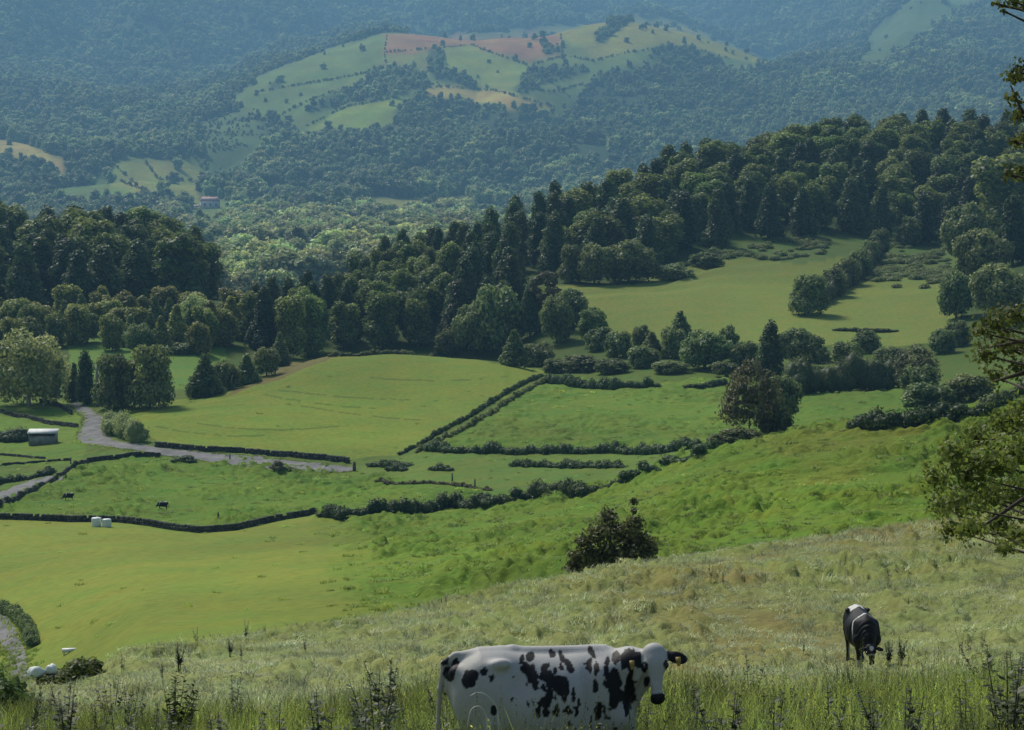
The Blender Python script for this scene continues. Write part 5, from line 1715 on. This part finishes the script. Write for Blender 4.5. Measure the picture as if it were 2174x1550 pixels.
def build_cow(name, head, step, loc, rz, scale):
    lo = np.array([-1.06, -1.0 if head[1][1] < -.2 or head[0][1] < -.1 else -.52, -.06])
    hi = np.array([1.62, .55, 1.62])
    n = np.ceil((hi - lo) / step).astype(int)
    gx = [lo[i] + np.arange(n[i]) * step for i in range(3)]
    P = np.stack(np.meshgrid(*gx, indexing='ij'), -1)
    f, fr = cow_field(P, head)
    V, Q = surface_net(f, lo, step)
    me = quads(name, V, Q, None, True)
    o = link(name, me, loc=loc, rz=rz, sc=scale)
    ry = slope_pitch(loc, rz)
    o.rotation_euler = (0, ry, rz)
    W = (V * scale) @ np.array(Matrix.Rotation(rz, 3, 'Z') @ Matrix.Rotation(ry, 3, 'Y')).T + loc
    return o, V, fr, W


def cow_mat(name, rough=.6):
    m, nt, ns, L = newmat(name)
    out = N(nt, 'ShaderNodeOutputMaterial'); bs = N(nt, 'ShaderNodeBsdfPrincipled', Roughness=rough)
    bs.inputs['Specular IOR Level'].default_value = .18
    at = N(nt, 'ShaderNodeAttribute', attribute_name='Coat')
    tc = N(nt, 'ShaderNodeTexCoord'); mp = N(nt, 'ShaderNodeMapping'); mp.inputs['Scale'].default_value = (14, 40, 9)
    nz = N(nt, 'ShaderNodeTexNoise'); nz.inputs['Scale'].default_value = 3; nz.inputs['Detail'].default_value = 5
    L.new(tc.outputs['Object'], mp.inputs[0]); L.new(mp.outputs[0], nz.inputs['Vector'])
    mr = N(nt, 'ShaderNodeMapRange'); mr.inputs['To Min'].default_value = .82; mr.inputs['To Max'].default_value = 1.1
    L.new(nz.outputs[0], mr.inputs['Value'])
    hs = N(nt, 'ShaderNodeHueSaturation'); L.new(at.outputs['Color'], hs.inputs['Color']); L.new(mr.outputs[0], hs.inputs['Value'])
    bp = N(nt, 'ShaderNodeBump'); bp.inputs['Strength'].default_value = .25; bp.inputs['Distance'].default_value = .01
    L.new(nz.outputs[0], bp.inputs['Height']); L.new(bp.outputs[0], bs.inputs['Normal'])
    L.new(hs.outputs[0], bs.inputs['Base Color']); L.new(bs.outputs[0], out.inputs[0])
    return m


M['coat'] = cow_mat('cow_hide')
M['eye'] = plain_mat('cow_eye', (.006, .005, .005), None, .08, spec=.6)
M['tag'] = plain_mat('yellow_tag', (.30, .21, .05), (.36, .26, .07), .5)


def paint(o, col):
    a = o.data.color_attributes.new('Coat', 'FLOAT_COLOR', 'POINT')
    a.data.foreach_set('color', np.concatenate([col, np.ones((len(col), 1))], 1).astype(np.float32).ravel())
    o.data.materials.append(M['coat'])


def ball(name, c, r, mat, parent, sc3=(1, 1, 1)):
    v_, f_ = ICO
    V = [tuple(q) for q in v_]; Fc = [tuple(q) for q in f_]
    for _ in range(2):
        nf = []; mid = {}
        for a, b, c_ in Fc:
            ids = []
            for p_, q_ in ((a, b), (b, c_), (c_, a)):
                key = (min(p_, q_), max(p_, q_))
                if key not in mid:
                    w_ = np.array(V[p_]) + np.array(V[q_]); w_ /= np.linalg.norm(w_); V.append(tuple(w_)); mid[key] = len(V) - 1
                ids.append(mid[key])
            x, y, z = ids
            nf += [(a, x, z), (b, y, x), (c_, z, y), (x, y, z)]
        Fc = nf
    return link(name, quads(name, np.array(V) * r * np.array(sc3) + np.array(c), np.array(Fc), mat, True), parent)


def head_parts(o, fr, tags=(1, -1)):
    poll, d, nrm, sd = fr[0], fr[1] * HS, fr[2] * HS, fr[3] * HS
    for s in (-1, 1):
        ball('eye', poll + d * .178 + nrm * .028 + sd * s * .114, .023, M['eye'], o)
        if s in tags:
            c = poll + d * .135 + nrm * .022 + sd * s * .245
            mb = MB(); A = Matrix((sd / HS, nrm / HS, d / HS)).transposed()
            mb.box(c, (.045, .006, .05), A)
            mb.box(c + d * .04, (.03, .006, .03), A)
            link('ear_tag', mb.mesh('ear_tag', M['tag']), o)


# ---- the piebald cow
p1 = g_uY(1146, 18.4)
rz1 = R(8)
sc1 = np.array([.93, 1.0, 1.03])
def inv_rz(v, a):
    return V3(v[0] * math.cos(a) + v[1] * math.sin(a), -v[0] * math.sin(a) + v[1] * math.cos(a), v[2])


hd = (V3(.97, -.25, 1.45), inv_rz(V3(.10, -.34, -.93), rz1), inv_rz(V3(.03, -.94, .34), rz1))
cow1, CV, fr1, W = build_cow('cow', hd, .0125, p1, rz1, sc1)
tag(cow1, 'white cow with black splotches standing side-on in the tall grass', 'cow')
ca, sa_ = math.cos(rz1), math.sin(rz1)
cu, cv = project(W[:, 0], W[:, 1], W[:, 2])
# coat map of the flank, plus a painted belly shadow, in body measure: x along the body, z up  (picture units 1/3.397 px from 880,1300)
SP_ = [(220, 350, 30, 45, 30), (245, 450, 48, 48, 0), (292, 385, 24, 60, 20), (405, 485, 46, 72, 35), (500, 430, 32, 35, 0), (556, 475, 20, 30, 20),
       (765, 340, 24, 42, 20), (827, 322, 26, 40, 10), (800, 400, 28, 45, -20), (850, 450, 42, 72, -20), (885, 522, 22, 38, 0), (995, 297, 24, 38, -25),
       (1066, 335, 22, 52, -20), (1118, 392, 28, 55, -15), (945, 395, 28, 35, 25), (938, 462, 34, 52, 0), (1020, 430, 13, 30, 0), (1050, 395, 13, 25, 0),
       (985, 492, 40, 58, -10), (1060, 530, 60, 68, 0), (970, 600, 32, 62, 15), (1092, 600, 26, 58, 20), (930, 555, 22, 28, 0), (938, 655, 44, 42, 0),
       (1015, 620, 13, 25, 10), (1156, 602, 17, 58, 0), (1186, 652, 10, 30, 10), (893, 722, 28, 44, 10), (956, 728, 20, 34, 0), (1016, 706, 16, 38, 10),
       (1110, 716, 22, 30, 20), (1156, 716, 13, 40, 10), (818, 672, 9, 26, 0), (857, 650, 9, 15, 0), (820, 518, 12, 14, 0), (705, 632, 14, 18, 0),
       (1285, 298, 26, 46, -20), (1253, 382, 22, 50, 10), (1312, 410, 20, 46, -10), (1296, 528, 22, 48, 15), (1390, 352, 13, 30, 0), (1455, 322, 28, 52, 0),
       (1545, 335, 42, 82, -10), (1385, 432, 20, 52, -5), (1438, 500, 42, 100, 0), (1393, 522, 22, 28, 0), (1550, 540, 44, 112, 0), (1445, 625, 36, 72, 10),
       (1490, 605, 24, 48, 0), (1532, 642, 24, 40, 0), (1335, 666, 24, 20, 0), (1322, 722, 18, 60, 0), (1366, 712, 16, 40, 0), (1538, 702, 22, 52, 10),
       (1562, 432, 22, 100, 5), (570, 702, 24, 36, 0)]  # last entry is the shadow at the belly, painted black like a patch
cx_, cz_ = 880 + np.array([q[0] for q in SP_]) / 3.397, 1300 + np.array([q[1] for q in SP_]) / 3.397
nrm_ = np.zeros(len(CV) * 3, np.float32); cow1.data.vertex_normals.foreach_get('vector', nrm_); nrm_ = nrm_.reshape(-1, 3)
wn = np.stack([nrm_[:, 0] * ca - nrm_[:, 1] * sa_, nrm_[:, 0] * sa_ + nrm_[:, 1] * ca, nrm_[:, 2]], 1)
far_side = ((wn * W).sum(1) > 0) & ((CV[:, 1] > -.03) | (CV[:, 0] > .7))
bu = np.where(far_side, 1150 + (CV[:, 0] * 1.0 + .12) * 255, cu); bv = np.where(far_side, 1365 + (1.4 - CV[:, 2]) * 255, cv)
wob = (fbm(CV[:, 0] * 16, CV[:, 2] * 12, 7, 4) - .5)
wob2 = (fbm(CV[:, 0] * 16 + 50, CV[:, 2] * 12, 9, 4) - .5)
bu = bu + wob * 17; bv = bv + wob2 * 17
K = np.full(len(CV), 9.0)
for (a_, b_, c_, d_, an), x_, z_ in zip(SP_, cx_, cz_):
    t_ = R(an); du, dv = bu - x_, bv - z_
    q1 = (du * math.cos(t_) + dv * math.sin(t_)) / (c_ / 3.397); q2 = (-du * math.sin(t_) + dv * math.cos(t_)) / (d_ / 3.397)
    K = np.minimum(K, q1 ** 2 + q2 ** 2)
poll, d_, n_, s_ = fr1
hf, hn, hs_ = (CV - poll) @ d_ / HS, (CV - poll) @ n_ / HS, (CV - poll) @ s_ / HS
is_head = (hf > -.09) & (hf < .62) & (hn > -.17) & (np.abs(hs_) < .15) & (CV[:, 0] > .7)
ear = (np.abs(hs_) > .14) & (np.abs(hs_) < .36) & (((hf - .105) / .085) ** 2 + ((hn + .02) / .05) ** 2 < 1)
blk = np.clip((1.13 - K) / .16, 0, 1)
speck = (vnoise(CV[:, 0] * 30 + CV[:, 1] * 9, CV[:, 2] * 24, 17) > .84) & (fbm(CV[:, 0] * 3.2, CV[:, 2] * 3.2, 27, 2) > .5) & (CV[:, 2] < 1.28) & (CV[:, 0] > -.35)
blk = np.where(speck, np.maximum(blk, .9), blk)
blk[far_side & (CV[:, 0] > .7)] = 0; blk[is_head & (hn > -.13)] = 0; blk[(CV[:, 0] > .8) & (hf < .03) & (np.abs(hs_) < .14)] = 0
eyep = np.minimum(((hf - .175) / .05) ** 2 + ((np.abs(hs_) - .116) / .036) ** 2, ((hf - .30) / .045) ** 2 + ((hs_ + .095) / .03) ** 2)
blk = np.where(is_head, np.maximum(blk, np.clip((1.1 - eyep) / .3, 0, 1)), blk)
muz = is_head & (hf > .42)
blk[muz] = np.clip((hf[muz] - .425) / .02, 0, 1)
blk[ear] = 1
blk = np.where((CV[:, 2] < .07), 1, blk)                       # hooves
white = np.array([.43, .42, .39]); dirty = np.array([.40, .37, .27]); black = np.array([.012, .012, .013])
dm = np.clip((.85 - CV[:, 2]) * 1.6, 0, .7) * (.5 + fbm(CV[:, 0] * 5, CV[:, 2] * 5, 13)) + np.clip((-.5 - CV[:, 0]) * .9, 0, .35)
dm = np.clip(dm, 0, .8)[:, None]
base = white * (1 - dm) + dirty * dm
paint(cow1, base * (1 - blk[:, None]) + black * blk[:, None])
head_parts(cow1, fr1)

# ---- the black cow, grazing towards us
p2 = g_uv(1826, 1417, 40)
hd2 = (V3(1.10, 0, .82), V3(.35, .03, -.94), V3(.94, 0, .34))
rz2 = R(-90 + 3)
cow2, DV, fr2, _w = build_cow('cow', hd2, .02, p2, rz2, 1.0)
tag(cow2, 'black cow grazing head-down on the slope, facing the camera', 'cow')
poll, d_, n_, s_ = fr2
hf, hn, hs_ = (DV - poll) @ d_ / HS, (DV - poll) @ n_ / HS, (DV - poll) @ s_ / HS
X, Y_, Z = DV[:, 0], DV[:, 1], DV[:, 2]
wh = np.zeros(len(DV))
band = np.abs(X - (.42 + .20 * np.clip((1.38 - Z) / .6, 0, 1)) + .015 * np.sin(Z * 14))
wh = np.maximum(wh, (band < .045 * np.clip((Z - .62) / .3, .3, 1)) * (Z > .78))        # pale band over the withers
wh = np.maximum(wh, ((X < -.30) & (X > -.78) & (Z > 1.30) & (Y_ < .14) & (Y_ > -.2)))  # rump patch
hd_ = (hf > -.06) & (hf < .6) & (X > .9)
wh = np.maximum(wh, hd_ * ((hf / .07 - 1.1) ** 2 + (hs_ / .06) ** 2 < 1) * (hn > 0))   # blaze
wh = np.maximum(wh, hd_ * (hf > .23) * (hf < .27) * (hn > -.05) * .6)
wh = np.maximum(wh, ((Z < .34) & (Z > .2) & (X > .4) & (X < .75)) * .8)                # socks
wh = np.maximum(wh, ((Z < .66) & (X < -.2) & (X > -.62) & (np.abs(Y_) < .16)) * .7)    # udder
black2 = np.array([.008, .008, .009])
paint(cow2, black2 * (1 - wh[:, None]) + np.array([.55, .54, .5]) * wh[:, None])
head_parts(cow2, fr2, tags=())
# ---- two far cows in the pasture by the wall
CM = cow2.data
for (u, v, a, lb) in [(146, 1062, 200, 'tiny black cow grazing near the left lane, left of the pasture'), (346, 1081, 175, 'tiny black cow lying low in the pasture above the white bales')]:
    p = g_uv(u, v, 300)
    o = link('cow', CM, loc=p - np.array([0, 0, .1]), rz=R(a), sc=1.0)
    tag(o, lb, 'cow', 'cows in the walled pasture')

# ------------------------------------------------------------------ air, light, camera
SUN_EL, SUN_AZ = R(48), R(-34)               # behind the valley, a little to the left
sd = bpy.data.lights.new('sun', 'SUN'); sd.energy = 4.4; sd.angle = R(12.0); sd.color = (1, .95, .86)
so = bpy.data.objects.new('sun', sd); COL.objects.link(so)
dirv = Vector((math.sin(SUN_AZ) * math.cos(SUN_EL), math.cos(SUN_AZ) * math.cos(SUN_EL), math.sin(SUN_EL)))
so.rotation_euler = dirv.to_track_quat('Z', 'Y').to_euler()
w = bpy.data.worlds.new('World'); scene.world = w; w.use_nodes = True
nt = w.node_tree
bg = nt.nodes['Background']
sky = nt.nodes.new('ShaderNodeTexSky'); sky.sky_type = 'NISHITA'; sky.sun_disc = False
sky.sun_elevation = SUN_EL; sky.sun_rotation = SUN_AZ
sky.dust_density = 2.0
nt.links.new(sky.outputs[0], bg.inputs[0]); bg.inputs[1].default_value = .095

HX0, HX1 = float(GX.min()) - 20, float(GX.max()) + 20
HZ0, HZ1 = float(GZ.min()) - 1.5, float(GZ.max()) + 60
mb = MB(); mb.box(((HX0 + HX1) / 2, float(GY.max()) / 2, (HZ0 + HZ1) / 2), (HX1 - HX0, float(GY.max()) + 200, HZ1 - HZ0))
hm, hnt, hns, hl = newmat('haze')
ho = N(hnt, 'ShaderNodeOutputMaterial')
pv = N(hnt, 'ShaderNodeVolumePrincipled')
pv.inputs['Color'].default_value = (.32, .68, 1.0, 1)
pv.inputs['Density'].default_value = (.000105)
pv.inputs['Anisotropy'].default_value = .05
hl.new(pv.outputs[0], ho.inputs['Volume'])
tag(link('haze', mb.mesh('haze', hm)), kind='stuff')

cam = bpy.data.cameras.new('camera'); co = bpy.data.objects.new('camera', cam); COL.objects.link(co)
cam.sensor_width = 36; cam.sensor_fit = 'HORIZONTAL'
cam.lens = F / PW * 36
cam.clip_start = .1; cam.clip_end = 40000
co.rotation_euler = (math.pi / 2 - PITCH, 0, 0)
scene.camera = co
scene.view_settings.view_transform = 'Standard'; scene.view_settings.look = 'None'
scene.view_settings.exposure = .24; scene.view_settings.gamma = 1
scene.render.engine = 'CYCLES'
cy = scene.cycles
cy.max_bounces = 5; cy.diffuse_bounces = 3; cy.glossy_bounces = 2; cy.transmission_bounces = 3; cy.volume_bounces = 0
cy.transparent_max_bounces = 4
cy.use_denoising = True
cy.caustics_reflective = False; cy.caustics_refractive = False
